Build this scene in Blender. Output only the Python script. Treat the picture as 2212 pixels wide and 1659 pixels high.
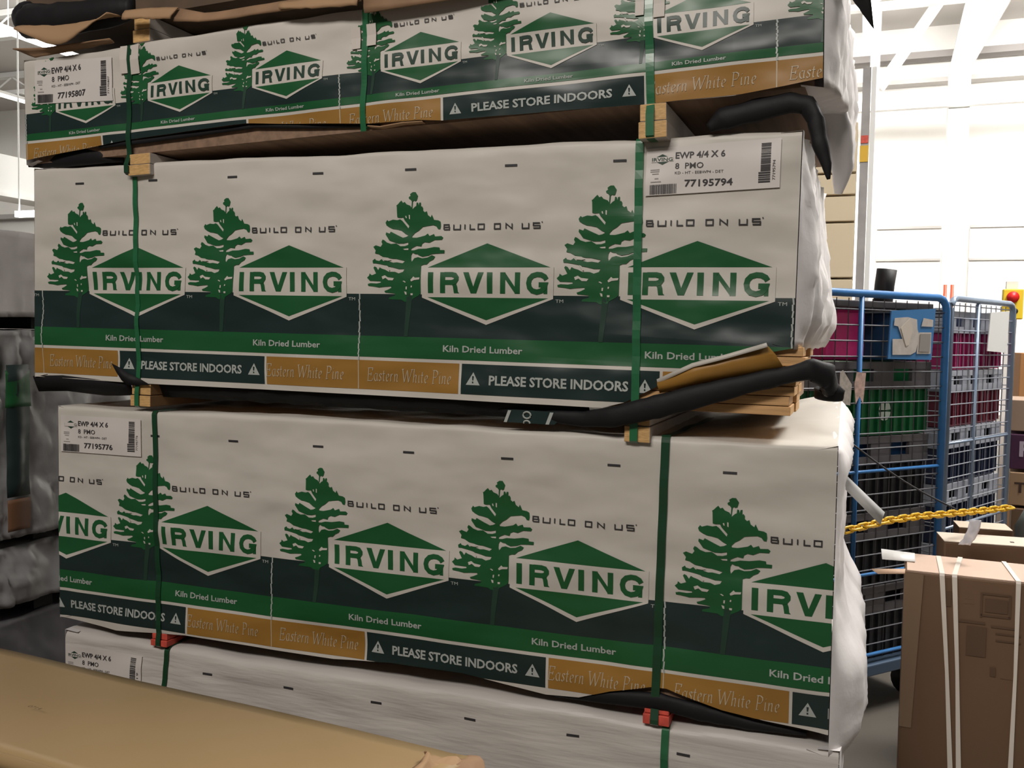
import bpy, bmesh, math, random
from mathutils import Vector, Matrix, noise
from mathutils.geometry import tessellate_polygon
for o in list(bpy.data.objects): bpy.data.objects.remove(o)
scn=bpy.context.scene
COL=scn.collection
PI=math.pi
# ------------------------------------------------------------------ camera
W,H=2212.0,1659.0
F_PX,PITCH,ROLL,CYAW,EYE=2003.1,.0515,.0174,.3552,1.62
fwd=Vector((-math.sin(CYAW)*math.cos(PITCH),math.cos(CYAW)*math.cos(PITCH),-math.sin(PITCH)))
r0=Vector((math.cos(CYAW),math.sin(CYAW),0)); u0_=r0.cross(fwd)
RT=r0*math.cos(ROLL)+u0_*math.sin(ROLL); UP=-r0*math.sin(ROLL)+u0_*math.cos(ROLL)
cd=bpy.data.cameras.new('camera'); cam=bpy.data.objects.new('camera',cd); COL.objects.link(cam)
cd.sensor_width=36; cd.sensor_fit='HORIZONTAL'; cd.lens=F_PX/W*36; cd.clip_end=200
m=Matrix((RT,UP,-fwd)).transposed().to_4x4(); m.translation=Vector((0,0,EYE)); cam.matrix_world=m
scn.camera=cam
CAM=Vector((0,0,EYE))
def at(x,y,Z): return CAM+(fwd+RT*((x-W/2)/F_PX)-UP*((y-H/2)/F_PX))*Z      # photo pixel at forward distance Z
def at_y(x,y,Y): d=at(x,y,1)-CAM; return CAM+d*(Y/d.y)
def at_z(x,y,z): d=at(x,y,1)-CAM; return CAM+d*((z-EYE)/d.z)
# ------------------------------------------------------------------ world, exposure, lights
scn.view_settings.view_transform='Standard'; scn.view_settings.look='None'
scn.view_settings.exposure=0; scn.view_settings.gamma=1; scn.view_settings.use_curve_mapping=False
wd=bpy.data.worlds.new('world'); scn.world=wd; wd.use_nodes=True
wd.node_tree.nodes['Background'].inputs[0].default_value=(1,.96,.93,1); wd.node_tree.nodes['Background'].inputs[1].default_value=.06
def area(name,loc,target,sx,sy,power,col=(1,.97,.93)):
    l=bpy.data.lights.new(name,'AREA'); l.shape='RECTANGLE'; l.size=sx; l.size_y=sy; l.energy=power; l.color=col
    o=bpy.data.objects.new(name,l); COL.objects.link(o); o.location=loc
    o.rotation_euler=(Vector(target)-Vector(loc)).to_track_quat('-Z','Y').to_euler(); return o
area('bay_light_key',(3.2,6.2,7.6),(0.2,4.2,0),3.2,2.2,900)
area('bay_light_far_wall',(2.5,17,8.3),(2,24,3),9,3,2600)
area('bay_light_far_left',(-16,14,8.4),(-18,16,9.0-9),12,6,2200)
area('fill_light_front',(-1.3,-3.0,5.7),(-1.3,2.4,.7),3.6,1.0,275,(1,.93,.87))  # unseen fill light, added behind the camera to brighten the bundle fronts
# ------------------------------------------------------------------ helpers
def lin(c): return tuple((v/255/12.92 if v/255<=.04045 else ((v/255+.055)/1.055)**2.4) for v in c)
MATS={}
def mat(name,col,rough=.6,var=0,vscale=6,bump=0,bscale=40,metal=0,spec=.5,stretch=(1,1,1),emit=None,bdet=4,coat=0,trans=0,hs=0):
    if name in MATS: return MATS[name]
    M=bpy.data.materials.new(name); M.use_nodes=True; n=M.node_tree.nodes; l=M.node_tree.links; p=n['Principled BSDF']
    c=tuple(col)+(1,) if len(col)==3 else col
    p.inputs['Base Color'].default_value=c; p.inputs['Roughness'].default_value=rough; p.inputs['Metallic'].default_value=metal
    p.inputs['Specular IOR Level'].default_value=spec; p.inputs['Coat Weight'].default_value=coat; p.inputs['Coat Roughness'].default_value=.25
    if trans: p.inputs['Transmission Weight'].default_value=trans
    if emit: p.inputs['Emission Color'].default_value=tuple(emit[0])+(1,); p.inputs['Emission Strength'].default_value=emit[1]
    if var or bump:
        tc=n.new('ShaderNodeTexCoord'); mp=n.new('ShaderNodeMapping'); mp.inputs['Scale'].default_value=stretch; l.new(tc.outputs['Object'],mp.inputs[0])
    if var:
        nz=n.new('ShaderNodeTexNoise'); nz.inputs['Scale'].default_value=vscale; nz.inputs['Detail'].default_value=5; l.new(mp.outputs[0],nz.inputs[0])
        mx=n.new('ShaderNodeMix'); mx.data_type='RGBA'; mx.inputs[6].default_value=tuple(v*(1-var) for v in c[:3])+(1,); mx.inputs[7].default_value=tuple(min(1,v*(1+var)) for v in c[:3])+(1,)
        rp=n.new('ShaderNodeValToRGB'); rp.color_ramp.elements[0].position=.3; rp.color_ramp.elements[1].position=.7
        l.new(nz.outputs[0],rp.inputs[0]); l.new(rp.outputs[0],mx.inputs[0]); l.new(mx.outputs[2],p.inputs['Base Color'])
    if bump:
        nb=n.new('ShaderNodeTexNoise'); nb.inputs['Scale'].default_value=bscale; nb.inputs['Detail'].default_value=bdet; l.new(mp.outputs[0],nb.inputs[0])
        b=n.new('ShaderNodeBump'); b.inputs['Strength'].default_value=1; b.inputs['Distance'].default_value=bump; l.new(nb.outputs[0],b.inputs['Height']); l.new(b.outputs[0],p.inputs['Normal'])
    MATS[name]=M; return M
def mesh(name,vs,fs,mats,mi=None,parent=None,smooth=False,loc=None,rot=None):
    me=bpy.data.meshes.new(name); me.from_pydata([tuple(v) for v in vs],[],fs); 
    for mm in (mats if isinstance(mats,(list,tuple)) else [mats]): me.materials.append(mm)
    if mi is not None: me.polygons.foreach_set('material_index',mi)
    if smooth: me.polygons.foreach_set('use_smooth',[True]*len(me.polygons))
    me.update(); o=bpy.data.objects.new(name,me); COL.objects.link(o)
    if parent: o.parent=parent
    if loc is not None: o.location=loc
    if rot is not None: o.rotation_euler=rot
    return o
def thing(name,label,cat,loc=(0,0,0),rot=(0,0,0),group=None):
    o=bpy.data.objects.new(name,None); o.empty_display_size=.1; COL.objects.link(o); o.location=loc; o.rotation_euler=rot
    o['label']=label; o['category']=cat
    if group: o['group']=group
    return o
def tag(o,label,cat,group=None):
    o['label']=label; o['category']=cat
    if group: o['group']=group
    return o
def struct(o): o['kind']='structure'; return o
class MB:
    def __init__(s): s.v=[];s.f=[];s.m=[]
    def box(s,a,b,mi=0):
        i=len(s.v); x0,y0,z0=a;x1,y1,z1=b
        s.v+=[(x0,y0,z0),(x1,y0,z0),(x1,y1,z0),(x0,y1,z0),(x0,y0,z1),(x1,y0,z1),(x1,y1,z1),(x0,y1,z1)]
        s.f+=[tuple(i+k for k in q) for q in ((3,2,1,0),(4,5,6,7),(0,1,5,4),(1,2,6,5),(2,3,7,6),(3,0,4,7))]; s.m+=[mi]*6; return s
    def tube(s,path,r,n=8,mi=0,closed=False,caps=True,flat=1.0,upv=None):
        P=[Vector(p) for p in path]; N=len(P); i0=len(s.v)
        for k in range(N):
            if closed: t=P[(k+1)%N]-P[k-1]
            else: t=P[min(k+1,N-1)]-P[max(k-1,0)]
            t.normalize(); a=Vector(upv) if upv else (Vector((0,0,1)) if abs(t.z)<.9 else Vector((1,0,0)))
            s1=t.cross(a).normalized(); s2=s1.cross(t).normalized(); rr=r[k] if isinstance(r,(list,tuple)) else r
            for j in range(n):
                an=2*PI*j/n; s.v.append(tuple(P[k]+s1*(rr*flat*math.cos(an))+s2*(rr*math.sin(an))))
        for k in range(N if closed else N-1):
            for j in range(n):
                a=i0+k*n+j;b=i0+k*n+(j+1)%n;c=i0+((k+1)%N)*n+(j+1)%n;d=i0+((k+1)%N)*n+j; s.f.append((a,b,c,d)); s.m.append(mi)
        if caps and not closed:
            s.f.append(tuple(i0+j for j in reversed(range(n)))); s.f.append(tuple(i0+(N-1)*n+j for j in range(n))); s.m+=[mi,mi]
        return s
    def quad(s,a,b,c,d,mi=0):
        i=len(s.v); s.v+=[tuple(a),tuple(b),tuple(c),tuple(d)]; s.f.append((i,i+1,i+2,i+3)); s.m.append(mi); return s
    def build(s,name,mats,parent=None,smooth=False,bevel=0,**k):
        o=mesh(name,s.v,s.f,mats,s.m,parent,smooth,**k)
        if bevel:
            b=o.modifiers.new('bevel','BEVEL'); b.width=bevel; b.segments=2; b.limit_method='ANGLE'
        return o
def sheet(name,grid,matr,parent=None,thick=.003,smooth=True):
    "a bent sheet from rows of points"
    nr,nc=len(grid),len(grid[0]); vs=[p for r in grid for p in r]; fs=[(i*nc+j,i*nc+j+1,(i+1)*nc+j+1,(i+1)*nc+j) for i in range(nr-1) for j in range(nc-1)]
    o=mesh(name,vs,fs,matr,None,parent,smooth); s=o.modifiers.new('solid','SOLIDIFY'); s.thickness=thick; s.offset=0; return o
# ------------------------------------------------------------------ lettering
_tc={}
def glyphs(txt,bold=0.0):
    k=(txt,bold)
    if k in _tc: return _tc[k]
    cu=bpy.data.curves.new('t','FONT'); cu.body=txt; cu.size=1; cu.resolution_u=2; cu.offset=bold; cu.fill_mode='FRONT'
    o=bpy.data.objects.new('t',cu); COL.objects.link(o); bpy.context.view_layer.update()
    me=bpy.data.meshes.new_from_object(o.evaluated_get(bpy.context.evaluated_depsgraph_get()))
    V=[(v.co.x,v.co.y) for v in me.vertices]; T=[tuple(p.vertices) for p in me.polygons]
    bpy.data.objects.remove(o); bpy.data.curves.remove(cu); bpy.data.meshes.remove(me)
    _tc[k]=(V,T); return V,T
class Pr:
    "flat print: polygons with a colour index and a layer"
    def __init__(s): s.big=[]; s.small=[]
    def poly(s,pts,mi,layer,big=None):
        if big is None:
            big=max(p[0] for p in pts)-min(p[0] for p in pts)>.02 or max(p[1] for p in pts)-min(p[1] for p in pts)>.02
        (s.big if big else s.small).append((pts,mi,layer))
    def rect(s,x0,y0,x1,y1,mi,layer): s.poly([(x0,y0),(x1,y0),(x1,y1),(x0,y1)],mi,layer)
    def text(s,txt,x0,x1,y0,h,mi,layer,bold=0,shear=0,rot=0,cap=.7):
        V,T=glyphs(txt,bold); a=min(v[0] for v in V);b=max(v[0] for v in V); sx=(x1-x0)/(b-a); sy=h/cap
        for t in T:
            q=[]
            for i in t:
                x,y=V[i]; x=(x-a)*sx+y*sy*shear; y=y*sy
                q.append((x0+x,y0+y) if not rot else (x0-y,y0+x))
            s.poly(q,mi,layer,False)
    def stroke(s,pts,w,mi,layer,flat=1.0,close=False):
        "square nib strokes; flat scales the vertical half width"
        P=[Vector(p) for p in pts]; close=(P[0]-P[-1]).length<1e-9
        if close: P=P[:-1]
        n=len(P); A=[];B=[]
        for i in range(n):
            d1=(P[i]-P[i-1]) if (i>0 or close) else (P[1]-P[0]); d2=(P[(i+1)%n]-P[i]) if (i<n-1 or close) else (P[-1]-P[-2])
            d1.normalize(); d2.normalize(); n1=Vector((-d1.y,d1.x)); n2=Vector((-d2.y,d2.x)); m_=n1+n2
            m_=m_.normalized()*(w/2/max(.5,math.sqrt(max(0,(1+n1.dot(n2))/2)))) if m_.length>1e-6 else n1*w/2
            A.append(P[i]+m_); B.append(P[i]-m_)
        for i in range(n if close else n-1):
            k=(i+1)%n; s.poly([tuple(B[i]),tuple(B[k]),tuple(A[k]),tuple(A[i])],mi,layer,False if w<.006 else None)
    def pen(s,pts,p,mi,layer):
        for a,b in zip(pts[:-1],pts[1:]):
            q=[(a[0]-p[0],a[1]-p[1]),(b[0]-p[0],b[1]-p[1]),(b[0]+p[0],b[1]+p[1]),(a[0]+p[0],a[1]+p[1])]
            ar=sum(q[i][0]*q[(i+1)%4][1]-q[(i+1)%4][0]*q[i][1] for i in range(4))
            if abs(ar)<1e-12: continue
            s.poly(q if ar>0 else q[::-1],mi,layer,False)
def arc(cx,cy,rx,ry,a0,a1,n=8): return [(cx+rx*math.cos(math.radians(a0+(a1-a0)*i/n)),cy+ry*math.sin(math.radians(a0+(a1-a0)*i/n))) for i in range(n+1)]
# old-style italic capitals and small letters drawn with a broad pen (width, strokes)
SER={'E':(.66,[[(.08,0),(.2,.7)],[(0,0),(.5,0),(.56,.14)],[(.12,.7),(.62,.7),(.6,.56)],[(.14,.36),(.45,.36)],[(.42,.27),(.46,.45)]]),
'W':(.98,[[(.05,.7),(.16,0),(.5,.66),(.58,0),(.98,.7)],[(-.03,.7),(.17,.7)],[(.88,.7),(1.06,.7)]]),
'P':(.62,[[(.08,0),(.2,.7)],[(0,0),(.2,0)],[(.1,.7),(.4,.7),(.55,.62),(.55,.48),(.42,.34),(.16,.33)]]),
'a':(.45,[arc(.2,.2,.17,.21,60,340),[(.38,.42),(.31,.08),(.36,0),(.44,.05)]]),
's':(.36,[[(.32,.34),(.27,.42),(.14,.4),(.12,.3),(.26,.17),(.24,.04),(.12,0),(.02,.08)]]),
't':(.3,[[(.17,.58),(.08,.1),(.12,0),(.24,.05)],[(.02,.41),(.27,.41)]]),
'e':(.4,[[(.08,.18),(.3,.24),(.34,.34),(.26,.42),(.14,.38),(.06,.22),(.07,.06),(.17,0),(.32,.07)]]),
'r':(.34,[[(.04,.38),(.12,.42),(.05,0)],[(.1,.25),(.2,.4),(.32,.4)]]),
'n':(.5,[[(.03,.38),(.12,.42),(.05,0)],[(.09,.25),(.24,.41),(.34,.4),(.35,.3),(.3,.06),(.34,0),(.44,.05)]]),
'h':(.48,[[(.1,.7),(.18,.72),(.04,0)],[(.09,.25),(.24,.41),(.34,.4),(.35,.3),(.28,.05),(.32,0),(.42,.05)]]),
'i':(.24,[[(.03,.37),(.12,.42),(.07,.06),(.11,0),(.2,.05)],[(.14,.56),(.17,.6)]]),' ':(.3,[])}
def serif(pr,txt,x0,x1,y0,h,mi,layer):
    adv=sum(SER[c][0]+.04 for c in txt); sx=(x1-x0)/adv; sy=h/.7; x=x0
    for c in txt:
        for st in SER[c][1]: pr.pen([(x+p[0]*sx,y0+p[1]*sy) for p in st],(.038*sx,.02*sy),mi,layer)
        x+=(SER[c][0]+.04)*sx
# ------------------------------------------------------------------ the printed lumber wrap
WHITE,DARK,GREEN,GOLD,CREAM,INK,TRUNK,PANEL=range(8)
def wrapmats(k=''):
    b=dict(bump=.04,bscale=2.3,stretch=(.9,1,1.7),bdet=2.5)
    return [mat('wrap_white',(.60,.565,.505),.48,var=.05,vscale=3,**b),mat('wrap_dark_green',(.014,.030,.028),.33,**b),mat('wrap_green',(.012,.10,.030),.36,**b),
     mat('wrap_gold',(.34,.175,.035),.4,var=.1,vscale=4,**b),mat('wrap_cream',(.5,.42,.3),.5),mat('wrap_ink',(.03,.03,.032),.6),mat('wrap_trunk',(.017,.05,.032),.4),mat('wrap_pale_print',(.42,.45,.42),.5)]
TREE=[(655,225),(652,262),(648,300),(645,338),(680,300),(700,288),(705,240),(725,245),(732,285),(740,245),(762,240),(762,300),(775,290),(790,312),(790,350),(815,372),(840,358),(855,410),(895,440),(908,403),(925,440),(940,475),(1000,483),(1030,500),(1037,560),(1030,602),(1000,600),(975,562),(930,547),(850,560),(790,572),(740,622),(690,655),(652,700),(660,720),(720,720),(760,710),(830,690),(865,662),(890,695),(950,668),(965,702),(1050,695),(1075,715),(1060,745),(960,750),(890,787),(830,780),(795,800),(785,838),(720,830),(680,850),(648,870),(645,895),(690,892),(750,872),(850,868),(960,845),(1030,850),(1035,885),(1097,885),(1095,927),(1000,933),(930,940),(880,962),(800,978),(750,958),(735,945),(700,942),(665,925),(648,960),(645,1010),(655,1050),(690,1000),(740,985),(800,1000),(870,988),(930,955),(972,975),(950,1012),(900,1040),(860,1082),(820,1085),(785,1100),(783,1480),(750,1512),(670,1560),(650,1600),(560,1600),(520,1575),(340,1572),(350,1545),(430,1520),(430,1490),(290,1480),(280,1460),(330,1440),(380,1412),(370,1392),(270,1402),(200,1412),(130,1400),(45,1392),(40,1367),(80,1355),(170,1358),(230,1345),(225,1325),(70,1322),(30,1280),(60,1250),(65,1220),(100,1245),(160,1220),(120,1140),(135,1120),(162,1132),(190,1172),(210,1133),(240,1150),(290,1165),(340,1192),(430,1192),(480,1212),(540,1190),(560,1150),(480,1152),(400,1132),(330,1120),(290,1102),(230,1090),(150,1077),(110,1077),(105,1040),(140,1013),(152,1035),(200,1045),(235,1018),(260,1045),(330,1045),(400,1066),(450,1060),(530,1072),(565,1040),(500,1025),(440,1012),(380,1010),(330,1000),(250,985),(190,950),(140,940),(150,900),(115,850),(150,828),(220,850),(245,812),(230,780),(245,748),(270,758),(310,790),(370,810),(440,800),(500,840),(560,837),(606,820),(606,783),(540,800),(470,802),(400,780),(340,760),(300,700),(285,680),(290,648),(340,665),(355,638),(400,660),(460,690),(530,722),(570,712),(606,690),(560,668),(500,622),(430,606),(380,600),(330,577),(290,550),(278,515),(300,478),(320,495),(380,473),(440,480),(480,468),(510,490),(596,592),(606,560),(540,482),(520,442),(470,447),(440,440),(435,300),(430,280),(450,265),(475,235),(498,213),(520,245),(545,233),(570,265),(620,285),(636,310),(640,225),(622,200),(600,188),(598,168),(622,150),(614,128),(632,112),(650,100),(690,100),(705,125),(722,150),(715,180),(705,215),(682,222),(670,212)]
HOLES=[[(552,425),(566,420),(574,455),(560,452)],[(600,408),(616,412),(616,470),(602,462)],[(540,878),(575,872),(612,868),(612,890),(560,890)],[(582,1392),(600,1390),(596,1432),(580,1430)],[(560,1458),(590,1465),(594,1502),(574,1500)],[(655,1375),(670,1378),(666,1402),(650,1400)],[(646,1482),(678,1482),(676,1508),(648,1508)],
 [(245,1262),(290,1242),(330,1270),(420,1280),(400,1310),(340,1310),(300,1278),(260,1300)],[(648,1300),(690,1250),(710,1268),(775,1262),(770,1290),(700,1300),(660,1320)],[(540,1318),(560,1312),(585,1330),(575,1338)],[(300,1105),(330,1118),(360,1170),(345,1180)],[(240,990),(330,1000),(380,1030),(330,1040),(270,1035)]]
def tree(pr,cx,s,k):
    # cx = tree axis, traced at u .162 for scale 1
    q=lambda p:(cx+k*((.0175+p[0]*.000226)-.1625),k*(.3080-p[0]*.0000035-p[1]*.0002045))
    pr.poly([q(p) for p in TREE],GREEN,3)
    for h in HOLES: pr.poly([q(p) for p in h],WHITE,4,False)
    pr.poly([(cx-.012*k,-.001),(cx-.019*k,s),(cx-.007*k,s),(cx+.006*k,-.001)],TRUNK,3)
LET=[ # diamond logo lettering, u relative to centre .3933, v
 ('p',[(.2185,.004),(.2345,.004),(.2345,.0618),(.2185,.0618)]),
 ('p',[(.256,.004),(.2715,.004),(.2715,.0618),(.256,.0618)]),
 ('s',[(.268,.0555),(.292,.0555),(.301,.0535),(.3055,.0475),(.3055,.0425),(.301,.036),(.292,.0335),(.268,.0335)]),
 ('p',[(.29,.034),(.304,.034),(.3085,.022),(.3105,.008),(.3145,.004),(.2985,.004),(.2955,.022)]),
 ('p',[(.3255,.0618),(.342,.0618),(.356,.0225),(.370,.0618),(.386,.0618),(.364,.004),(.3478,.004)]),
 ('p',[(.3955,.004),(.4115,.004),(.4115,.0618),(.3955,.0618)]),
 ('p',[(.434,.004),(.449,.004),(.449,.0618),(.434,.0618)]),('p',[(.4765,.004),(.4915,.004),(.4915,.0618),(.4765,.0618)]),
 ('p',[(.4475,.0618),(.4345,.0618),(.478,.004),(.491,.004)]),
 ('s',[(.567,.0425),(.562,.050),(.552,.0552),(.540,.0562),(.527,.0525),(.519,.044),(.5165,.033),(.519,.021),(.527,.0125),(.540,.009),(.553,.0125),(.561,.021),(.5635,.0285),(.545,.0285)]),
 ('p',[(.559,.004),(.570,.004),(.570,.034),(.559,.034)])]
def logo(pr,c,k,small=False):
    g=lambda u,v:(c+k*(u-.3933),k*v); L=3
    pr.poly([g(.1990,.0765),g(.1990,-.009),g(.3928,-.0815),g(.5865,-.009),g(.5865,.0765)],WHITE,4)
    pr.poly([g(.2165,.0750),g(.5772,.0750),g(.3930,.1405)],GREEN,5)
    pr.poly([g(.2165,-.0075),g(.3928,-.0690),g(.5725,-.0075)],GREEN,5)
    for t,p in LET:
        if t=='p': pr.poly([g(*a) for a in p],GREEN if not small else TRUNK,6)
        else: pr.stroke([g(*a) for a in p],.0138*k,GREEN if not small else TRUNK,6)
    pr.text('TM',c+k*.2,c+k*.222,-.019*k,.009*k,PANEL,2)
def build_on_us(pr,c,k,v=.1865,mi=INK):
    g=lambda u,vv:(c+k*(u-.3933),k*(v+(vv)*.0068)); w=.0034*k
    B=lambda a,b,lst: pr.stroke([g(a+(b-a)*x,y) for x,y in lst],w,mi,2)
    sq=[(0,-1),(1,-1),(1,1),(0,1),(0,-1)]
    B(.262,.2795,[(0,-1),(.95,-1),(.95,0),(0,0)]); B(.262,.2795,[(0,-1),(0,1),(.85,1),(.85,0)])
    B(.2917,.3114,[(0,1),(0,-1),(1,-1),(1,1)]); B(.3245,.3255,[(.5,1),(.5,-1)]); B(.3405,.3555,[(0,1),(0,-1),(1,-1)])
    B(.3642,.3817,sq); B(.4125,.4297,sq); B(.4468,.4646,[(0,-1),(0,1),(1,-1),(1,1)])
    B(.494,.5127,[(0,1),(0,-1),(1,-1),(1,1)]); B(.5257,.5444,[(1,1),(0,1),(0,0),(1,0),(1,-1),(0,-1)])
    pr.rect(c+k*.1555,k*(v+.0075),c+k*.1585,k*(v+.0105),mi,2)
def warn_tri(pr,cx,cy,h):
    w=h*.6; pr.poly([(cx-w,cy-h/2),(cx+w,cy-h/2),(cx,cy+h/2)],PANEL,3)
    pr.poly([(cx-h*.045,cy-h*.12),(cx+h*.045,cy-h*.12),(cx+h*.075,cy+h*.2),(cx-h*.075,cy+h*.2)],DARK,4); pr.rect(cx-h*.055,cy-h*.34,cx+h*.055,cy-h*.22,DARK,4)
P_=1.2005
def print_std(uL,uR,three=False):
    pr=Pr(); 
    if three: gt,wt,bt,bb=-.0659,-.0875,-.0967,-.1665
    else: gt,wt,bt,bb=-.1201,-.1805,-.1905,-.2745
    pr.rect(uL,gt,uR,0,DARK,1); pr.rect(uL,wt,uR,gt,GREEN,1)
    hb=bt-bb; yc=(bt+bb)/2
    for k in range(-1,4):
        s=k*P_
        if s>uR or s+P_<uL: continue
        pr.rect(max(uL,s),bb,min(uR,s+.3203-.004),bt,GOLD,1) if s+.31>uL else None
        if s+.3203<uR and s+.88>uL: pr.rect(max(uL,s+.3203+.004),bb,min(uR,s+.8824-.004),bt,DARK,1)
        if s+.8824+.004<uR: pr.rect(max(uL,s+.8824+.004),bb,min(uR,s+P_),bt,GOLD,1)
        if uL<s<uR:
            for j in range(12):
                a=-j/12*.19*(abs(bt)/.19); b=-(j+1)/12*.19*(abs(bt)/.19); x=s+.0015*math.sin(j*1.7+k); x2=s+.0015*math.sin((j+1)*1.7+k)
                pr.poly([(x-.0022,b),(x+.0018,b),(x2+.0018,a),(x2-.0022,a)],PANEL,2,False)
            pr.rect(s-.0016,bb,s+.0012,bt,CREAM,2)
        h=hb*.31
        serif(pr,'Eastern White Pine',s+.029,s+.296,yc-hb*.2,hb*.44,CREAM,2)
        serif(pr,'Eastern White Pine',s+.886,s+1.155,yc-hb*.2,hb*.44,CREAM,2)
        pr.text('PLEASE STORE INDOORS',s+.409,s+.7975,yc-h*.5,h,PANEL,2,bold=.028,cap=.73)
        warn_tri(pr,s+.361,yc+.002,hb*.42); warn_tri(pr,s+.841,yc+.002,hb*.42)
        if three: cs=[(.2562,.632),(.634,.632),(1.0235,.632)]
        else: cs=[(.3933,1),(.9637,1)]
        for c,q in cs:
            logo(pr,s+c,q,three); build_on_us(pr,s+c,q,mi=INK); tree(pr,s+c-.2305*q,gt,q)
            kw=.1179*(1 if not three else .56); hh=.0185 if not three else .0095
            pr.text('Kiln Dried Lumber',s+c-kw-.008,s+c+kw-.008,(gt+wt)/2-hh*.45,hh,PANEL,2,bold=.02,cap=.73)
        if not three:
            for d in range(4):
                x=s+.157+.3*d; pr.rect(x-.0175,.345,x+.0175,.3515,INK,2)
    # drop what lies off the sheet
    for L in (pr.big,pr.small):
        L[:]=[q for q in L if max(p[0] for p in q[0])>uL and min(p[0] for p in q[0])<uR]
    return pr
def interp(poly,u):
    if u<=poly[0][0]: return poly[0][1]
    for (a,b),(c,d) in zip(poly[:-1],poly[1:]):
        if u<=c: return b+(d-b)*(u-a)/(c-a)
    return poly[-1][1]
class Bundle:
    def __init__(s,label,org,yaw,tilt,uL,uR,vb,vt,depth,seed,straps,amp=.004,name='lumber_bundle',r=.014,rel=0,sh=0):
        s.sh=sh
        s.uL,s.uR,s.vb,s.vt,s.depth,s.seed,s.straps,s.amp,s.r=uL,uR,vb,vt,depth,seed,straps,amp,r
        s.uc=(uL+uR)/2; s.rel=rel
        R=Matrix.Rotation(yaw,4,'Z')@Matrix.Rotation(-tilt,4,'Y')
        o=Vector((org[0],org[1],EYE+org[2]))+(R@Vector((s.uc,0,vb+rel)))
        s.root=thing(name,label,'lumber bundle',o,R.to_euler()); s.R=R.to_3x3(); s.org=Vector((org[0],org[1],EYE+org[2]))
    def wr(s,u,w):
        n=noise.noise; a=s.amp
        d=a*(n(Vector((u*2.3,w*5,s.seed)))+.6*n(Vector((u*5+w*6,w*11-u*2,s.seed+7))))
        d+=a*.3*n(Vector((u*9-w*4,w*15,s.seed+3)))
        for (ut,ub) in s.straps:
            us=ut+(ub-ut)*(s.vt-w)/(s.vt-s.vb); x=(u-us)/.045; d-=.0035*math.exp(-x*x)
            d+=a*.9*n(Vector((abs(u-us)*4,w*15,s.seed+11)))*math.exp(-abs(u-us)/.13)
        return d
    def S(s,u,w,off=0.0):
        wt=s.vt-s.r; L=s.r*PI/2
        if w<=wt: p=Vector((u,0,w)); n=Vector((0,-1,0))
        elif w<wt+L:
            a=(w-wt)/s.r; p=Vector((u,s.r-s.r*math.cos(a),wt+s.r*math.sin(a))); n=Vector((0,-math.cos(a),math.sin(a)))
        else: p=Vector((u,s.r+(w-wt-L),s.vt)); n=Vector((0,0,1))
        edge=min(1,max(0,(u-s.uL)/.03),max(0,(s.uR-u)/.03))
        if s.sh and w>wt: p.z+=s.bump(u,p.y)
        p=p+n*(s.wr(u,w)*edge+off); return Vector((p.x-s.uc,p.y,p.z-s.vb))
    def bump(s,u,y):
        if not s.sh: return 0
        a=max(0,min(1,(u-2.45)/.3)); b=max(0,min(1,(y-.03)/.55)); return s.sh*(a*a*(3-2*a))*(b*b*(3-2*b))
    def L(s,u,y,v): return Vector((u-s.uc,y,v-s.vb))
    def wrap(s,pr,bottom,mats,topd=None,part='printed_wrap'):
        topd=s.depth if topd is None else topd
        wmax=s.vt-s.r+s.r*PI/2+topd-s.r
        bm=bmesh.new(); lo=min(b for a,b in bottom)-.002
        def addp(pts,mi,layer):
            vs=[Vector((p[0],p[1],0)) for p in pts]
            for t in tessellate_polygon([vs]):
                try: f=bm.faces.new([bm.verts.new((vs[i].x,vs[i].y,layer)) for i in t]); f.material_index=mi
                except ValueError: pass
        # base sheet
        us=[s.uL]; 
        while us[-1]<s.uR-.035: us.append(us[-1]+.025)
        us.append(s.uR)
        ws=[lo]
        while ws[-1]<s.vt-s.r-.02: ws.append(ws[-1]+.0145)
        ws+= [s.vt-s.r+s.r*PI/2*k/4 for k in range(5)]
        while ws[-1]<wmax: ws.append(ws[-1]+.05)
        vg=[[bm.verts.new((u,w,0)) for w in ws] for u in us]
        for i in range(len(us)-1):
            for j in range(len(ws)-1): bm.faces.new((vg[i][j],vg[i+1][j],vg[i+1][j+1],vg[i][j+1]))
        for q in pr.big: addp(*q)
        allg=lambda: bm.verts[:]+bm.edges[:]+bm.faces[:]
        newg=lambda: [e for e in allg() if (e.co.z>.5 if isinstance(e,bmesh.types.BMVert) else e.verts[0].co.z>.5)]
        for u in us[1:-1]: bmesh.ops.bisect_plane(bm,geom=newg(),plane_co=(u,0,0),plane_no=(1,0,0),dist=1e-6)
        for w in ws:
            if w<s.vt-s.r: bmesh.ops.bisect_plane(bm,geom=newg(),plane_co=(0,w,0),plane_no=(0,1,0),dist=1e-6)
        for q in pr.small: addp(q[0],q[1],q[2]+2)
        # sheet edges and hem
        for u,sgn in ((s.uL,-1),(s.uR,1)):
            bmesh.ops.bisect_plane(bm,geom=allg(),plane_co=(u,0,0),plane_no=(sgn,0,0),dist=1e-6,clear_outer=True)
        for (a,b) in bottom[1:-1]: 
            bmesh.ops.bisect_plane(bm,geom=allg(),plane_co=(a,0,0),plane_no=(1,0,0),dist=1e-6)
        for (a,b),(c,d) in zip(bottom[:-1],bottom[1:]):
            g=[f for f in bm.faces if a-1e-5<=f.calc_center_median().x<=c+1e-5 and min(v.co.y for v in f.verts)<max(b,d)+.001]
            gg=list({v for f in g for v in f.verts})+list({e for f in g for e in f.edges})+g
            no=Vector((-(d-b),(c-a),0)).normalized()
            bmesh.ops.bisect_plane(bm,geom=gg,plane_co=(a,b,0),plane_no=no,dist=1e-6)
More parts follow.
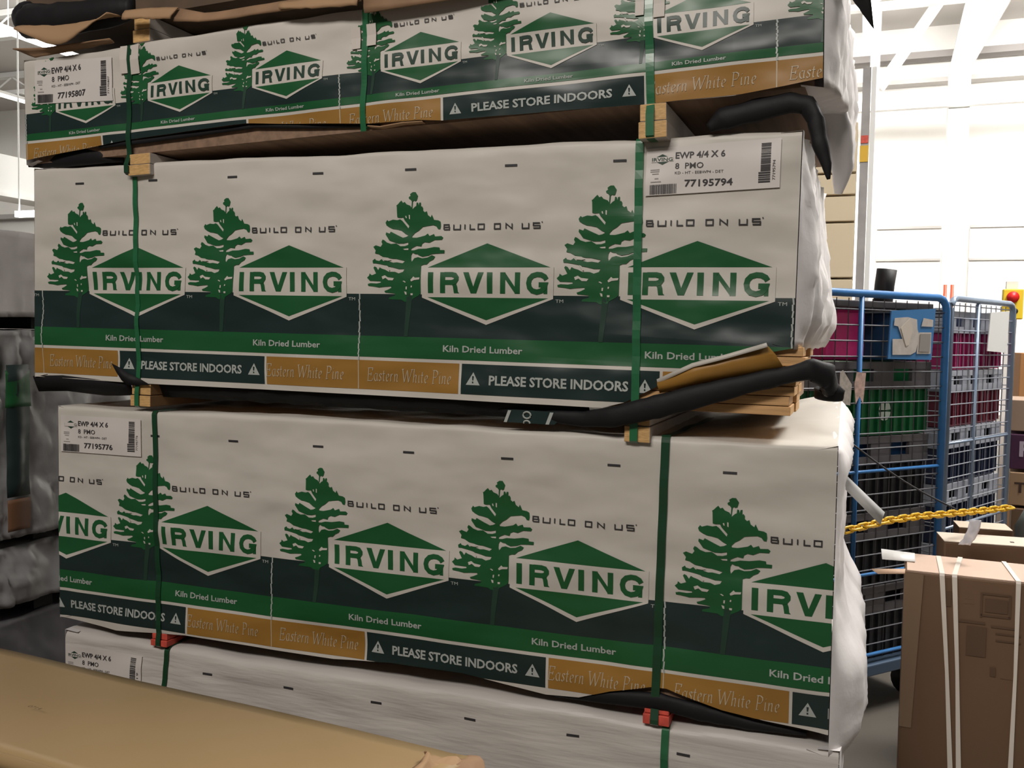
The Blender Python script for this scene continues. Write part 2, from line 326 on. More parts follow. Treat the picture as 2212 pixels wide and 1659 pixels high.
        dead=[f for f in bm.faces if f.calc_center_median().y<interp(bottom,f.calc_center_median().x)-1e-6]
        bmesh.ops.delete(bm,geom=dead,context='FACES')
        for v in bm.verts: v.co=s.S(v.co.x,v.co.y,v.co.z*.00045+(.0006 if v.co.z>.5 else 0))
        me=bpy.data.meshes.new(part); bm.to_mesh(me); bm.free()
        for mm in mats: me.materials.append(mm)
        me.polygons.foreach_set('use_smooth',[True]*len(me.polygons))
        o=bpy.data.objects.new(part,me); COL.objects.link(o); o.parent=s.root; return o
    def end(s,side,prof,matr,lo=None,hi=None,cr=.018,name='end_wrap',nt=34,sd=0,dmax=None,sm=False):
        "crumpled folded wrap over one end: prof = bulge by height"
        lo=s.vb if lo is None else lo; hi=s.vt if hi is None else hi; D=dmax or s.depth; x0=s.uR if side>0 else s.uL
        nw=max(8,int((hi-lo)/.022)); rows=[]
        for i in range(nw+1):
            v=lo+(hi-lo)*i/nw; row=[]
            for j in range(nt+1):
                t=(j/nt)**1.4*D; b=interp(prof,v)*min(1,(t/.10))**.7
                c=cr*min(1,t/.04)*( .9*noise.noise(Vector((t*6,v*5,s.seed+sd)))+.8*abs(noise.noise(Vector((t*14,v*9+t*5,s.seed+5+sd))))+.5*abs(noise.noise(Vector((t*30,v*26,s.seed+9+sd)))))
                x=x0+side*(b+c+.002); zz=v+ (0.006*noise.noise(Vector((t*9,0,s.seed))) if i in (0,nw) else 0)
                row.append(tuple(s.L(x,t+.001,zz)))
            if s.sh: row=[(p[0]-side*.05*max(0,(v-hi+.07)/.07)**2*min(1,p[1]/.1),p[1],p[2]+s.bump(x0,p[1])*max(0,min(1,(v-lo-.3)/.4))) for p in row]
            rows.append(row)
        # close top and bottom toward the pile
        rows.insert(0,[tuple(s.L(x0-side*.05,j/nt*D+.002,lo+.012)) for j in range(nt+1)])
        rows.append([tuple(s.L(x0-side*.05,j/nt*D+.002,hi-.004+(s.bump(x0,j/nt*D)-.01 if s.sh else 0))) for j in range(nt+1)])
        nc=nt+1; vs=[p for r in rows for p in r]; fs=[(i*nc+j,(i+1)*nc+j,(i+1)*nc+j+1,i*nc+j+1)[::-side] for i in range(len(rows)-1) for j in range(nt)]
        return mesh(name,vs,fs,matr,None,s.root,sm)
    def core(s,matr,inset=.02,lo=None,name='lumber_pack'):
        lo=s.vb+.004 if lo is None else lo
        b=MB().box(tuple(s.L(s.uL+inset,.02,lo)),tuple(s.L(s.uR-inset,s.depth-.01,s.vt-.02)))
        return b.build(name,matr,s.root)
    def strap(s,ut,ub,bot,matr,topd=.5,w=.02,tw=.0,side_u=0,blockfront=True,back=.12,name='strap'):
        rows=[]; wt=s.vt-s.r; L=s.r*PI/2
        path=[]
        for k in range(8): path.append((ut+side_u*(1-k/7.0),wt+L+topd*(1-k/7.0)))
        for k in range(5): path.append((ut,wt+L*(1-k/4)))
        n=30
        for k in range(1,n+1): path.append((ut+(ub-ut)*k/n,wt+(s.vb-wt)*k/n))
        pts=[]
        for (u,ww) in path:
            ph=PI*.0; hw=w/2*(1-.0*ph)
            a=s.S(u-hw,ww,.0045);b=s.S(u+hw,ww,.0045); m_=(a+b)/2; d=(b-a).normalized()*hw
            pts.append([tuple(m_-d),tuple(m_+d)])
        for v in ([s.vb-.03,bot+.004] if blockfront else []): pts.append([tuple(s.L(ub-w/2,-.009,v)),tuple(s.L(ub+w/2,-.009,v))])
        pts.append([tuple(s.L(ub-w/2,.0,bot-.002)),tuple(s.L(ub+w/2,.0,bot-.002))])
        pts.append([tuple(s.L(ub-w/2,back,bot-.002)),tuple(s.L(ub+w/2,back,bot-.002))])
        return sheet(name,pts,matr,s.root,.0012,False)
    def block(s,u0,u1,top,bot,mats,y0=-.004,name='dunnage_block',label=None):
        m_=MB(); h=(top-bot)/2-.001
        a=s.L(u0,y0,bot);b=s.L(u1,s.depth-.02,bot+h); m_.box(tuple(a),tuple(b)); a=s.L(u0+.003,y0+.004,top-h); b=s.L(u1-.002,s.depth-.03,top); m_.box(tuple(a),tuple(b))
        for k in range(len(m_.f)):
            if k%6 not in (2,): m_.m[k]=1
        o=m_.build(name,mats,s.root,bevel=.002)
        if label: o['label']=label
        return o
def sticker(b,u0,v0,u1,v1,number,full=True,skew=0.0):
    "white paper label with print"
    pr=Pr(); Wd,Ht=u1-u0,v1-v0
    X=lambda x:u0+Wd*x
    Y=lambda y,x=0:v0+Ht*y+skew*Wd*x
    def R(x0,y0,x1,y1,mi,l): pr.poly([(X(x0),Y(y0,x0)),(X(x1),Y(y0,x1)),(X(x1),Y(y1,x1)),(X(x0),Y(y1,x0))],mi,l)
    R(0,0,1,1,0,1)
    cx,cy,a,h=.125,.75,.085,.11
    pr.poly([(X(cx-a),Y(cy,cx)),(X(cx),Y(cy-h,cx)),(X(cx+a),Y(cy,cx)),(X(cx),Y(cy+h,cx))],2,2)
    R(cx-a,cy-.05,cx+a,cy+.05,0,3); pr.text('IRVING',X(cx-a+.005),X(cx+a-.005),Y(cy-.035,cx),Ht*.07,2,4,bold=.02)
    T=lambda t,x0,x1,y,h,bold=.02: pr.text(t,X(x0),X(x1),Y(y,(x0+x1)/2),Ht*h,1,2,bold=bold)
    T('EWP 4/4 X 6',.225,.60,.73,.13); T('8  PMO',.225,.44,.52,.12,.008); T('KD - HT - EEBWP4 - DET',.225,.59,.40,.055,0)
    if number: T(number,.30,.66,.13,.14)
    for i,(x,y,w) in enumerate([(.035,.53,.07),(.035,.49,.07),(.05,.44,.05),(.07,.34,.03),(.04,.27,.08),(.07,.2,.04)]): R(x,y,x+w,y+.02,3,2)
    rnd=random.Random(3); x=.035
    while x<.24:
        w=rnd.choice((.003,.005,.008)); R(x,.02,x+w,.22,1,2); x+=w+rnd.choice((.003,.004))
    y=.12
    while y<.92:
        w=rnd.choice((.012,.02,.032)); R(.86 if y>.3 else .845,y,.93,y+w,1,2); y+=w+rnd.choice((.01,.016))
    pr.text(number or '7719',X(.965),X(.965)+Ht*.4,Y(.16,.965),Wd*.02,1,2,rot=1)
    vs=[];fs=[];mi=[]
    for pts,m_,l in pr.big+pr.small:
        if l==1:
            n1,n2=48,16; i0=len(vs)
            for i in range(n1+1):
                for j in range(n2+1):
                    u=u0+Wd*i/n1; v=v0+Ht*j/n2+skew*Wd*i/n1; vs.append(tuple(b.S(u,v,.0045)))
            fs+=[(i0+i*(n2+1)+j,i0+(i+1)*(n2+1)+j,i0+(i+1)*(n2+1)+j+1,i0+i*(n2+1)+j+1) for i in range(n1) for j in range(n2)]; mi+=[0]*(n1*n2)
        else:
            q=[Vector((p[0],p[1],0)) for p in pts]
            for t in tessellate_polygon([q]):
                i0=len(vs); vs+=[tuple(b.S(q[i].x,q[i].y,.0049+.0004*l)) for i in t]; fs.append((i0,i0+1,i0+2)); mi.append(m_)
    return mesh('label',vs,fs,[mat('label_paper',(.68,.64,.60),.45),mat('label_ink',(.035,.033,.035),.5),mat('label_green',(.01,.045,.025),.5),mat('label_grey',(.35,.33,.31),.6)],mi,b.root,True)
# ------------------------------------------------------------------ materials
M_PINE=mat('pine_end',(.62,.38,.15),.6,var=.18,vscale=60,stretch=(1,1,4),bump=.001,bscale=80)
M_PINESIDE=mat('pine_side',(.5,.46,.42),.6,var=.12,vscale=12,stretch=(1,1,1))
M_BOARD=mat('pine_board',(.62,.36,.15),.55,var=.15,vscale=6,stretch=(2,30,30),bump=.0006,bscale=50)
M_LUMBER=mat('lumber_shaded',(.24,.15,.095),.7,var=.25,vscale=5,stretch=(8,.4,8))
M_BLACK=mat('black_plastic',(.010,.010,.011),.6,spec=.25,bump=.002,bscale=18)
M_STRAP=mat('green_strap',(.02,.14,.055),.28,var=.1,vscale=30,coat=.3)
M_STRAPD=mat('dark_green_strap',(.010,.055,.024),.35)
M_BAG=mat('end_wrap_white',(.74,.71,.70),.45,bump=.0015,bscale=25)
M_GREYBAG=mat('grey_wrap',(.30,.30,.30),.42,bump=.003,bscale=14,coat=.3)
M_CARD=mat('cardboard',(.40,.245,.13),.75,var=.07,vscale=5,bump=.0004,bscale=60)
M_CARDD=mat('cardboard_dull',(.30,.18,.10),.8,var=.2,vscale=9)
M_WHITE=mat('white_paint',(.8,.8,.78),.5)
M_RED=mat('red_paint',(.65,.09,.06),.6,var=.25,vscale=40)
WM=wrapmats()
# ------------------------------------------------------------------ setting
M_CONC=mat('concrete_floor',(.10,.088,.072),.5,var=.2,vscale=1.2,bump=.001,bscale=30)
struct(MB().box((-45,-6,-.1),(12,24.2,0)).build('floor',M_CONC))
M_WALL=mat('wall_panel',(.82,.80,.76),.6,var=.03,vscale=.6)
struct(MB().box((-45,24,0),(12,24.2,9.2)).build('wall_back',M_WALL))
struct(MB().box((12,6,0),(12.2,24.2,9.2)).build('wall_right',M_WALL))
struct(MB().box((-45.2,-1,0),(-45,24.2,9.2)).build('wall_left',mat('wall_grey',(.45,.43,.41),.7)))
M_DECK=mat('ceiling_deck',(.62,.59,.56),.7,var=.06,vscale=.4)
m_=MB().box((-45,1.5,9.0),(12,24.2,9.15))
struct(m_.build('ceiling',M_DECK))
M_STEEL=mat('white_steel',(.84,.84,.82),.45)
# trusses (along x) and purlins (along y): each a beam of its own
for k,y in enumerate((4.5,8.5,12.5,16.5,20.5)):
    b=MB().box((-45,y-.1,8.35),(12,y+.1,8.47)).box((-45,y-.1,8.85),(12,y+.1,8.99))
    for j in range(38):
        x=-45+1.5*j; b.tube([(x,y,8.45),(x+.75,y,8.87)],.03,4).tube([(x+.75,y,8.87),(x+1.5,y,8.45)],.03,4)
    struct(b.build('trim_%d'%(k+1),M_STEEL))
# ------------------------------------------------------------------ bundle T (third up)
T=Bundle('wrapped pine bundle with small three-up logos, topmost full one, stacked over the middle bundle',(-2.6037,2.3525,.7053),-.0151,.0234,-.005,2.505,-.165,.178,1.1,21.0,[(.443,.425),(1.285,1.275),(2.09,2.096)],amp=.009)
bt=[(-.005,-.150),(.33,-.125),(.42,-.118),(.88,-.108),(1.1,-.128),(1.3,-.146),(1.45,-.150),(1.523,-.158),(2.085,-.1665),(2.3,-.168),(2.42,-.158),(2.505,-.148)]
pT=print_std(T.uL,T.uR,True); T.wrap(pT,bt,WM); T.core(M_LUMBER,lo=-.160)
T.end(1,[(-.17,.03),(0,.04),(.2,.03)],M_BAG,lo=-.17,cr=.022,nt=50,sm=True); T.end(-1,[(-.2,.004),(.2,.004)],M_BAG,cr=.006)
T.strap(.443,.425,-.225,M_STRAPD,w=.018); T.strap(1.285,1.275,-.150,M_STRAP,w=.018,blockfront=False,back=1.0); T.strap(2.09,2.096,-.252,M_STRAP,w=.021)
T.block(.448-.02,.514,-.165,-.232,[M_PINE,M_PINESIDE]); T.block(2.066,2.138,-.168,-.254,[M_PINE,M_PINESIDE])
sticker(T,.045,.028,.372,.165,'77195807',skew=-.06)
for (a,b,c,d) in ((.405,.088,.432,.172),(.446,.082,.482,.17),(1.240,.066,1.268,.125),(1.288,.07,1.318,.13),(2.058,.05,2.08,.12),(2.104,.04,2.132,.11)):
    g=[[tuple(T.S(u,v,.006)) for u in (a,(a+b_)/2 if 0 else (a+c)/2,c)] for v,b_ in ((b,0),((b+d)/2,0),(d,0))]
    sheet('edge_protector',g,mat('protector_card',(.62,.57,.51),.6),T.root,.0015,False)
# black plastic hanging under the left end and the right end
def tubeplastic(b,pts,name='black_plastic_flap',mt=None,flat=.55,n=12,rag=.004):
    "pts = (u,y,v,r)"
    P=[];Rr=[]
    for i in range(len(pts)-1):
        for k in range(6):
            f=k/6; q=[pts[i][j]*(1-f)+pts[i+1][j]*f for j in range(4)]; P.append(b.L(q[0],q[1],q[2])); Rr.append(q[3]*(1+.12*noise.noise(Vector((q[0]*30,q[2]*30,b.seed)))))
    q=pts[-1]; P.append(b.L(q[0],q[1],q[2])); Rr.append(q[3])
    m_=MB().tube(P,Rr,n,flat=flat); o=m_.build(name,mt or M_BLACK,b.root,True); return o
tubeplastic(T,[(-.03,.03,-.160,.006),(.03,.03,-.158,.015),(.12,.03,-.150,.026),(.22,.03,-.147,.03),(.30,.03,-.155,.022),(.36,.05,-.165,.01)],flat=.5)
tubeplastic(T,[(.30,.01,-.128,.006),(.45,.01,-.126,.008),(.65,.01,-.121,.008),(.9,.01,-.115,.007),(1.1,.012,-.134,.006),(1.32,.014,-.151,.004)],flat=.6)
tubeplastic(T,[(2.235,.03,-.235,.012),(2.27,.03,-.215,.028),(2.36,.03,-.20,.028),(2.43,.02,-.193,.024),(2.47,.01,-.205,.022),(2.49,.0,-.245,.020),(2.50,-.005,-.30,.019),(2.515,-.005,-.35,.012),(2.52,-.005,-.385,.004)],flat=.6)
tubeplastic(T,[(2.50,.30,-.10,.03),(2.53,.32,-.2,.035),(2.54,.33,-.3,.03),(2.53,.33,-.37,.01)],name='end_wrap_fold',mt=M_BAG,flat=.6)
sheet('card_lip',[[tuple(T.L(u,y,v)) for (u,v) in ((1.29,-.152),(1.33,-.158),(1.40,-.153),(1.46,-.155))] for y in (-.004,.05)],M_CARD,T.root)
# ------------------------------------------------------------------ bundle M (middle)
Mb=Bundle('wrapped pine bundle in the middle whose lower right corner is torn open, baring board ends',(-2.5496,2.3616,.1248),0,-.0085,-.035,2.405,-.29,.404,1.1,4.0,[(.384,.402),(2.008,2.018)],amp=.008)
bM=[(-.035,-.288),(.373,-.292),(1.2,-.291),(1.93,-.292),(1.99,-.275),(2.12,-.205),(2.25,-.155),(2.405,-.122)]
pM=print_std(Mb.uL,Mb.uR); Mb.wrap(pM,bM,WM)
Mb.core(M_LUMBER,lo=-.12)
Mb.end(1,[(-.14,.015),(-.05,.05),(.05,.045),(.2,.02),(.3,.004),(.42,.0)],M_BAG,lo=-.125,cr=.026,nt=50,sm=True); Mb.end(-1,[(-.3,.003),(.4,.003)],M_BAG,cr=.006)
rb=random.Random(5)
for lv in range(7):
    for row in range(2):
        a=rb.uniform(-.012,.012); z0=-.289+lv*.0245; y0=.012+row*.145+rb.uniform(-.004,.004)+(.0 if row else 0)
        b=MB().box(tuple(Mb.L(-.02+rb.uniform(0,.02),y0,z0)),tuple(Mb.L(2.402+a*.6+.005*lv,y0+.14,z0+.0225))); b.build('board',M_BOARD,Mb.root,bevel=.0015)
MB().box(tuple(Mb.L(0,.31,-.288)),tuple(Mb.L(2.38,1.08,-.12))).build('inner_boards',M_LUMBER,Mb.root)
Mb.strap(.384,.402,-.368,M_STRAP,w=.017); Mb.strap(2.008,2.018,-.377,M_STRAP,w=.021)
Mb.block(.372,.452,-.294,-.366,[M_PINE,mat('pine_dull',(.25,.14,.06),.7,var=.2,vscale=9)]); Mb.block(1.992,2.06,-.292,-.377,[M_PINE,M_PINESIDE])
sticker(Mb,2.027,.256,2.358,.375,'77195794',skew=.035)
# rolled black plastic sweeping over the torn corner, its tail hooking round the end
tubeplastic(Mb,[(1.62,.03,-.315,.006),(1.75,.01,-.322,.012),(1.88,.0,-.325,.022),(1.97,-.022,-.312,.027),(2.08,-.028,-.280,.030),(2.2,-.026,-.243,.028),(2.32,-.024,-.207,.024),(2.41,-.02,-.183,.021),(2.45,-.01,-.172,.026),(2.487,.02,-.188,.034),(2.492,.05,-.215,.038),(2.49,.06,-.245,.034)],flat=.5,n=16)
# folded-up golden corner with white torn edge
fl=[(2.075,-.215),(2.165,-.170),(2.25,-.145),(2.345,-.114)]; f2=[(2.085,-.235),(2.19,-.205),(2.29,-.185),(2.385,-.158)]
sheet('torn_corner_flap',[[tuple(Mb.L(u,-.012-.01*k,v)) for k,(u,v) in enumerate(fl)],[tuple(Mb.L((u+p)/2,-.03,(v+q)/2)) for (u,v),(p,q) in zip(fl,f2)],[tuple(Mb.L(u,-.02,v-.01)) for (u,v) in f2]],WM[GOLD],Mb.root,.0015)
sheet('torn_edge',[[tuple(Mb.L(u,-.016-.01*k,v+.004)) for k,(u,v) in enumerate(fl)],[tuple(Mb.L(u+.004,-.019-.01*k,v-.006)) for k,(u,v) in enumerate(fl)]],WM[WHITE],Mb.root,.0015)
# black flap hanging under the left end
sheet('black_plastic_flap',[[tuple(Mb.L(u,.004+.012*k,v+.004*math.sin(u*20))) for u in (-.048,0,.08,.16,.24,.3,.36)] for k,v in enumerate((-.284,-.312,-.337))],M_BLACK,Mb.root,.002)
sheet('black_plastic_flap',[[tuple(Mb.L(u,-.008,v)) for u,v in ((.30,-.232),(.335,-.245),(.37,-.262),(.42,-.28))],[tuple(Mb.L(u,-.012,v)) for u,v in ((.325,-.262),(.345,-.285),(.37,-.300),(.46,-.295))]],M_BLACK,Mb.root,.002)
sheet('black_plastic_flap',[[tuple(Mb.L(.47+1.42*k/40,.012+.012*j+.006*noise.noise(Vector((k*.5,j,2))),-.286-.024*j+(.006*noise.noise(Vector((k*.6,j,7))) if j==2 else 0))) for k in range(41)] for j in range(3)],M_BLACK,Mb.root,.002)
# scrap of print folded under
sc=MB().quad(Mb.L(1.655,.0,-.345),Mb.L(1.80,.0,-.345),Mb.L(1.83,.0,-.31),Mb.L(1.665,.0,-.31),1)
sc.quad(Mb.L(1.655,-.002,-.345),Mb.L(1.664,-.002,-.345),Mb.L(1.676,-.002,-.312),Mb.L(1.667,-.002,-.312),0); sc.quad(Mb.L(1.775,-.002,-.345),Mb.L(1.785,-.002,-.345),Mb.L(1.797,-.002,-.312),Mb.L(1.787,-.002,-.312),0)
q=arc(1.722,-.323,.011,.009,0,360,12); sc.tube([Mb.L(a,-.003,b) for a,b in q[:-1]],.0025,4,closed=True,mi=0); q=arc(1.722,-.345,.009,.007,0,180,6); sc.tube([Mb.L(a,-.003,b) for a,b in q],.0025,4,mi=0)
sc.build('folded_print_scrap',[WM[PANEL],WM[DARK]],Mb.root)
# ------------------------------------------------------------------ bundle L (lower)
Lb=Bundle('wrapped pine bundle low in the stack with clean white top, directly beneath the torn one',(-2.8467,2.3583,-.6876),.0076,.0018,.362,2.812,-.285,.430,1.1,9.0,[(.757,.775),(2.393,2.381)],amp=.008,sh=.055)
bL=[(.362,-.282),(.60,-.300),(.876,-.281),(1.154,-.284),(1.414,-.286),(1.6,-.272),(1.833,-.269),(2.081,-.294),(2.173,-.289),(2.26,-.258),(2.368,-.232),(2.41,-.230),(2.554,-.265),(2.658,-.277),(2.812,-.288)]
pL=print_std(Lb.uL,Lb.uR); Lb.wrap(pL,bL,WM); Lb.core(M_LUMBER,lo=-.26)
Lb.end(1,[(-.36,.05),(-.30,.085),(-.14,.078),(-.06,.035),(.02,.008),(.1,.010),(.30,.012),(.36,.03),(.43,.035)],M_BAG,lo=-.345,cr=.014,nt=44,sm=True); Lb.end(-1,[(-.3,.003),(.4,.003)],M_BAG,cr=.006)
Lb.strap(.757,.775,-.330,M_STRAPD,w=.018,topd=.1); Lb.strap(2.393,2.381,-.330,M_STRAPD,w=.022,topd=.6,side_u=.03)
Lb.block(.742,.806,-.288,-.330,[M_RED,M_RED]); Lb.block(2.35,2.42,-.275,-.330,[M_RED,M_RED])
sticker(Lb,.376,.279,.706,.400,'77195776')
tubeplastic(Lb,[(2.10,.02,-.294,.012),(2.25,.01,-.280,.018),(2.39,.005,-.268,.024),(2.5,.012,-.285,.022),(2.62,.02,-.300,.014),(2.76,.03,-.305,.006)],flat=.5)
sheet('loose_tag',[[tuple(Lb.L(2.83,.25,.33)),tuple(Lb.L(2.83,.25,.29))],[tuple(Lb.L(2.935,.30,.225)),tuple(Lb.L(2.925,.30,.190))]],M_WHITE,Lb.root,.001)
# ------------------------------------------------------------------ bundle B (bottom)
zB=-1.07-.4255
Bb=Bundle('plain creased white bundle at the bottom of the stack, partly behind the brown carton',(-2.8467,2.3583,zB),.0076,.0018,.385,2.84,-.03,.484,1.1,15.0,[(.80,.765),(2.411,2.405)],amp=.010,r=.03)
pB=Pr()
for d in range(8):
    x=.96+.3*(d-1)
    if d>0: pB.rect(x-.0175,.378,x+.0175,.385,INK,2)
tree(pB,2.13,-.05,1.0)
pB.big=[(([(p[0],p[1]+.03) for p in q[0]]),q[1],q[2]) for q in pB.big]; pB.small=[(([(p[0],p[1]+(.0 if q[1]==INK else .03)) for p in q[0]]),q[1],q[2]) for q in pB.small]
WB=list(WM); WB[WHITE]=mat('wrap_white_creased',(.58,.55,.51),.45,var=.06,vscale=3,bump=.012,bscale=3.2,stretch=(.6,1,5))
Bb.wrap(pB,[(.385,-.03),(2.84,-.03)],WB,part='white_wrap'); Bb.core(M_LUMBER,lo=-.02)
Bb.end(1,[(0,.005),(.5,.005)],M_BAG,cr=.008); Bb.end(-1,[(0,.003),(.5,.003)],M_BAG,cr=.006)
Bb.strap(.80,.765,-.12,M_STRAPD,w=.018,topd=.12,side_u=.05); Bb.strap(2.411,2.405,-.12,M_STRAP,w=.02,topd=.1)
Bb.block(.74,.81,-.032,-.12,[M_PINE,M_PINESIDE]); Bb.block(2.37,2.44,-.032,-.12,[M_PINE,M_PINESIDE])
sticker(Bb,.39,.312,.705,.435,'')
# ------------------------------------------------------------------ bundle U (top, only its underside edge shows)
Ub=Bundle('topmost bundle cut by the picture edge, black-wrapped with ragged brown cardboard hanging under it',(-2.6037,2.3525,.7053),-.0151,.0234,-.01,2.5,.262,.60,1.1,33.0,[(.45,.45)],amp=.004)
Ub.core(mat('dark_card_under',(.10,.065,.04),.8,var=.3,vscale=6),inset=.0,name='lumber_pack')
Ub.block(.445,.512,.262,.182,[M_PINE,M_PINESIDE],y0=.01); Ub.block(2.07,2.14,.262,.182,[M_PINE,M_PINESIDE],y0=.01)
tubeplastic(Ub,[(-.035,.03,.36,.02),(-.03,.03,.34,.05),(.0,.02,.31,.06),(.1,.015,.295,.055),(.25,.01,.290,.05),(.38,.01,.290,.045),(.45,.01,.29,.03)],name='black_plastic_roll',flat=.8,n=16)
def rag(b,top,bot,y0,y1,mt,name,n=14,j=.004):
    g=[]
    for k in range(5):
        f=k/4; row=[]
        for i in range(n+1):
            u=top[0][0]+(top[-1][0]-top[0][0])*i/n; ub=bot[0][0]+(bot[-1][0]-bot[0][0])*i/n
            a=interp(top,u);c=interp(bot,ub); row.append(tuple(b.L(u*(1-f)+ub*f,y0+(y1-y0)*math.sin(f*PI/2)+j*noise.noise(Vector((u*20,f*3,b.seed))),a*(1-f)+c*f+(j*noise.noise(Vector((u*40,9,b.seed))) if k==4 else 0))))
        g.append(row)
    return sheet(name,g,mt,b.root,.004)
rag(Ub,[(.02,.285),(.25,.27),(.42,.262)],[(.01,.262),(.09,.225),(.16,.195),(.22,.188),(.30,.222),(.40,.262)],-.01,-.05,M_CARD,'cardboard_flap')
rag(Ub,[(-.03,.212),(.12,.198),(.38,.195)],[(-.01,.205),(.04,.180),(.2,.182),(.38,.188)],-.02,.0,M_CARDD,'cardboard_flap')
rag(Ub,[(.455,.268),(.56,.262),(.66,.250)],[(.455,.238),(.56,.225),(.64,.215)],-.03,-.045,M_CARD,'cardboard_flap')
rag(Ub,[(.66,.25),(.76,.222),(.98,.222),(1.18,.222),(1.29,.222)],[(.64,.212),(.76,.195),(1.0,.192),(1.15,.188),(1.29,.184)],-.02,-.03,M_CARDD,'cardboard_flap')
rag(Ub,[(1.02,.215),(1.15,.212),(1.29,.212)],[(1.03,.192),(1.15,.178),(1.285,.168)],-.03,-.045,M_CARD,'cardboard_flap')
rag(Ub,[(1.29,.215),(1.5,.19),(1.7,.2),(2.5,.2)],[(1.3,.150),(1.45,.150),(1.67,.150),(2.5,.16)],-.02,-.03,M_CARDD,'cardboard_flap')
rag(Ub,[(2.40,.30),(2.5,.30),(2.58,.30)],[(2.52,.12),(2.57,.05),(2.615,-.02)],.02,.10,M_BLACK,'cardboard_flap')
# ------------------------------------------------------------------ grey bundles of the next stack on the left
def grey(z0,z1,yf,label,seed,x=-3.02,am=.03,strip=False,dy=1.2,M_GREYBAG=M_GREYBAG):
    b=Bundle(label,(x-2.0,yf,z0-EYE),0,0,0,2.0,0,z1-z0,dy,seed,[],amp=.004)
    b.wrap(Pr(),[(0,0),(2.0,0)],[M_GREYBAG],part='grey_wrap'); b.core(M_LUMBER); b.end(1,[(0,.03),(z1-z0,.0)],M_GREYBAG,cr=am,nt=60,sm=True)
    if strip:
        h=z1-z0; g=lambda a,c,y0,y1:[[tuple(b.L(2.052+.01*noise.noise(Vector((y*20,v*6,seed))),y,v)) for y in (y0,(y0+y1)/2,y1)] for v in [a+(c-a)*k/8 for k in range(9)]]
        sheet('printed_strip',g(.16,.66,.06,.16),WM[DARK],b.root); sheet('printed_strip',g(.50,.64,.055,.165),WM[GREEN],b.root); sheet('printed_strip',g(.03,.15,.06,.16),mat('strip_brown',(.16,.075,.035),.6),b.root)
    return b
grey(1.66,1.985,2.52,'grey crinkled bundle at the left edge, uppermost of that neighbouring stack',41,am=.015,M_GREYBAG=mat('grey_wrap_pale',(.52,.50,.49),.45,bump=.004,bscale=6))
grey(.82,1.61,2.52,'tall grey crinkled bundle at the left edge with a dark printed strip down its corner',47,strip=True,am=.04)
grey(.56,.78,2.50,'low grey crinkled bundle at the left edge beneath the tall one',53,am=.05)
grey(.10,.50,2.50,'dark grey bundle at the foot of the left neighbouring stack',59,am=.012,M_GREYBAG=mat('grey_wrap_dark',(.12,.12,.13),.45,bump=.003,bscale=8))
for i,z in enumerate((1.615,.785,.505)):
    for j,y in enumerate((2.75,3.3)):
        tag(MB().box((-5.0,y,z),(-3.03,y+.09,z+(.044,.034,.054)[i])).build('dunnage_block',M_BLACK),'dark spacer board in the %s gap of the grey bundles at left, %s board'%(('top','middle','lowest')[i],('front','rear')[j]),'spacer board','spacers between the grey bundles')
for y in (2.75,3.3): tag(MB().box((-5.0,y,.002),(-3.03,y+.09,.096)).build('dunnage_block',M_BLACK),'dark spacer board on the floor under the grey bundles, %s one'%('front' if y<3 else 'rear'),'spacer board','spacers under the grey bundles')
# ------------------------------------------------------------------ foreground carton
M_KRAFT=mat('kraft_glossy',(.37,.25,.12),.36,var=.05,vscale=3,bump=.0008,bscale=7,coat=.25)
p1,p2=at_z(0,1403,.85),at_z(1000,1632,.85)
dr=(p2-p1).normalized(); yaw=math.atan2(dr.y,dr.x)
tc=thing('cardboard_carton','long low brown carton with smooth sheen in the foreground at lower left','carton',(p2.x-1.1,p2.y-.2-1.1*dr.y/dr.x,0),(0,0,yaw))
g=[]
for i in range(61):
    row=[]
    for j in range(13):
        u=-1.2+2.3*i/60; v=-.168+.37*j/12; e=max(0,(u-1.0)/.1)
        row.append((u+(.012*noise.noise(Vector((v*30,0,3))) if i==60 else 0),v,.85+.006*noise.noise(Vector((u*2.5,v*4,1)))+.012*e*noise.noise(Vector((u*30,v*20,2)))))
    g.append(row)
sheet('top_panel',g,M_KRAFT,tc,.004)
MB().box((-1.2,-.165,0),(1.07,.199,.838)).build('body',M_CARD,tc,bevel=.004)
lipg=[[(-1.2+2.25*i/30,-.169-.004*k,.852-.012*k+.003*noise.noise(Vector((i*.4,k,1)))) for i in range(31)] for k in range(3)]
sheet('edge_fold',lipg,M_KRAFT,tc,.003)
rr=random.Random(2)
for k,(a,b,c) in enumerate(((1.07,.12,.855),(1.12,.16,.845),(1.13,.05,.84),(1.10,-.05,.84))):
    gg=[[(a+.07*(i/6-.5)+.02*noise.noise(Vector((i*.4,j*.4,k*3))),b+.09*(j/6-.5)+.02*noise.noise(Vector((i*.4+9,j*.4,k*3))),c+.03*noise.noise(Vector((i*.35,j*.35,k*5)))-.05*max(0,i/6-.5)) for j in range(7)] for i in range(7)]
    sheet('torn_corner',gg,M_CARDD if k else M_CARD,tc,.003)
pr=Pr(); pr.text('0714',0,.035,0,.008,0,0,shear=.3)
MB_=MB()
for pts,mi,l in pr.small:
    i=len(MB_.v); MB_.v+=[(-.40+p[0],.02+p[1],.8565) for p in pts]; MB_.f.append(tuple(range(i,i+len(pts)))); MB_.m.append(0)
_q=Matrix.Rotation(-yaw,3,'Z')@(at_z(58,1526,.862)-tc.location)
MB_.v=[(a+.40+_q.x,b-.02+_q.y,.862) for a,b,c_ in MB_.v]
MB_.build('ink_stamp',mat('stamp_ink',(.10,.06,.03),.8),tc)
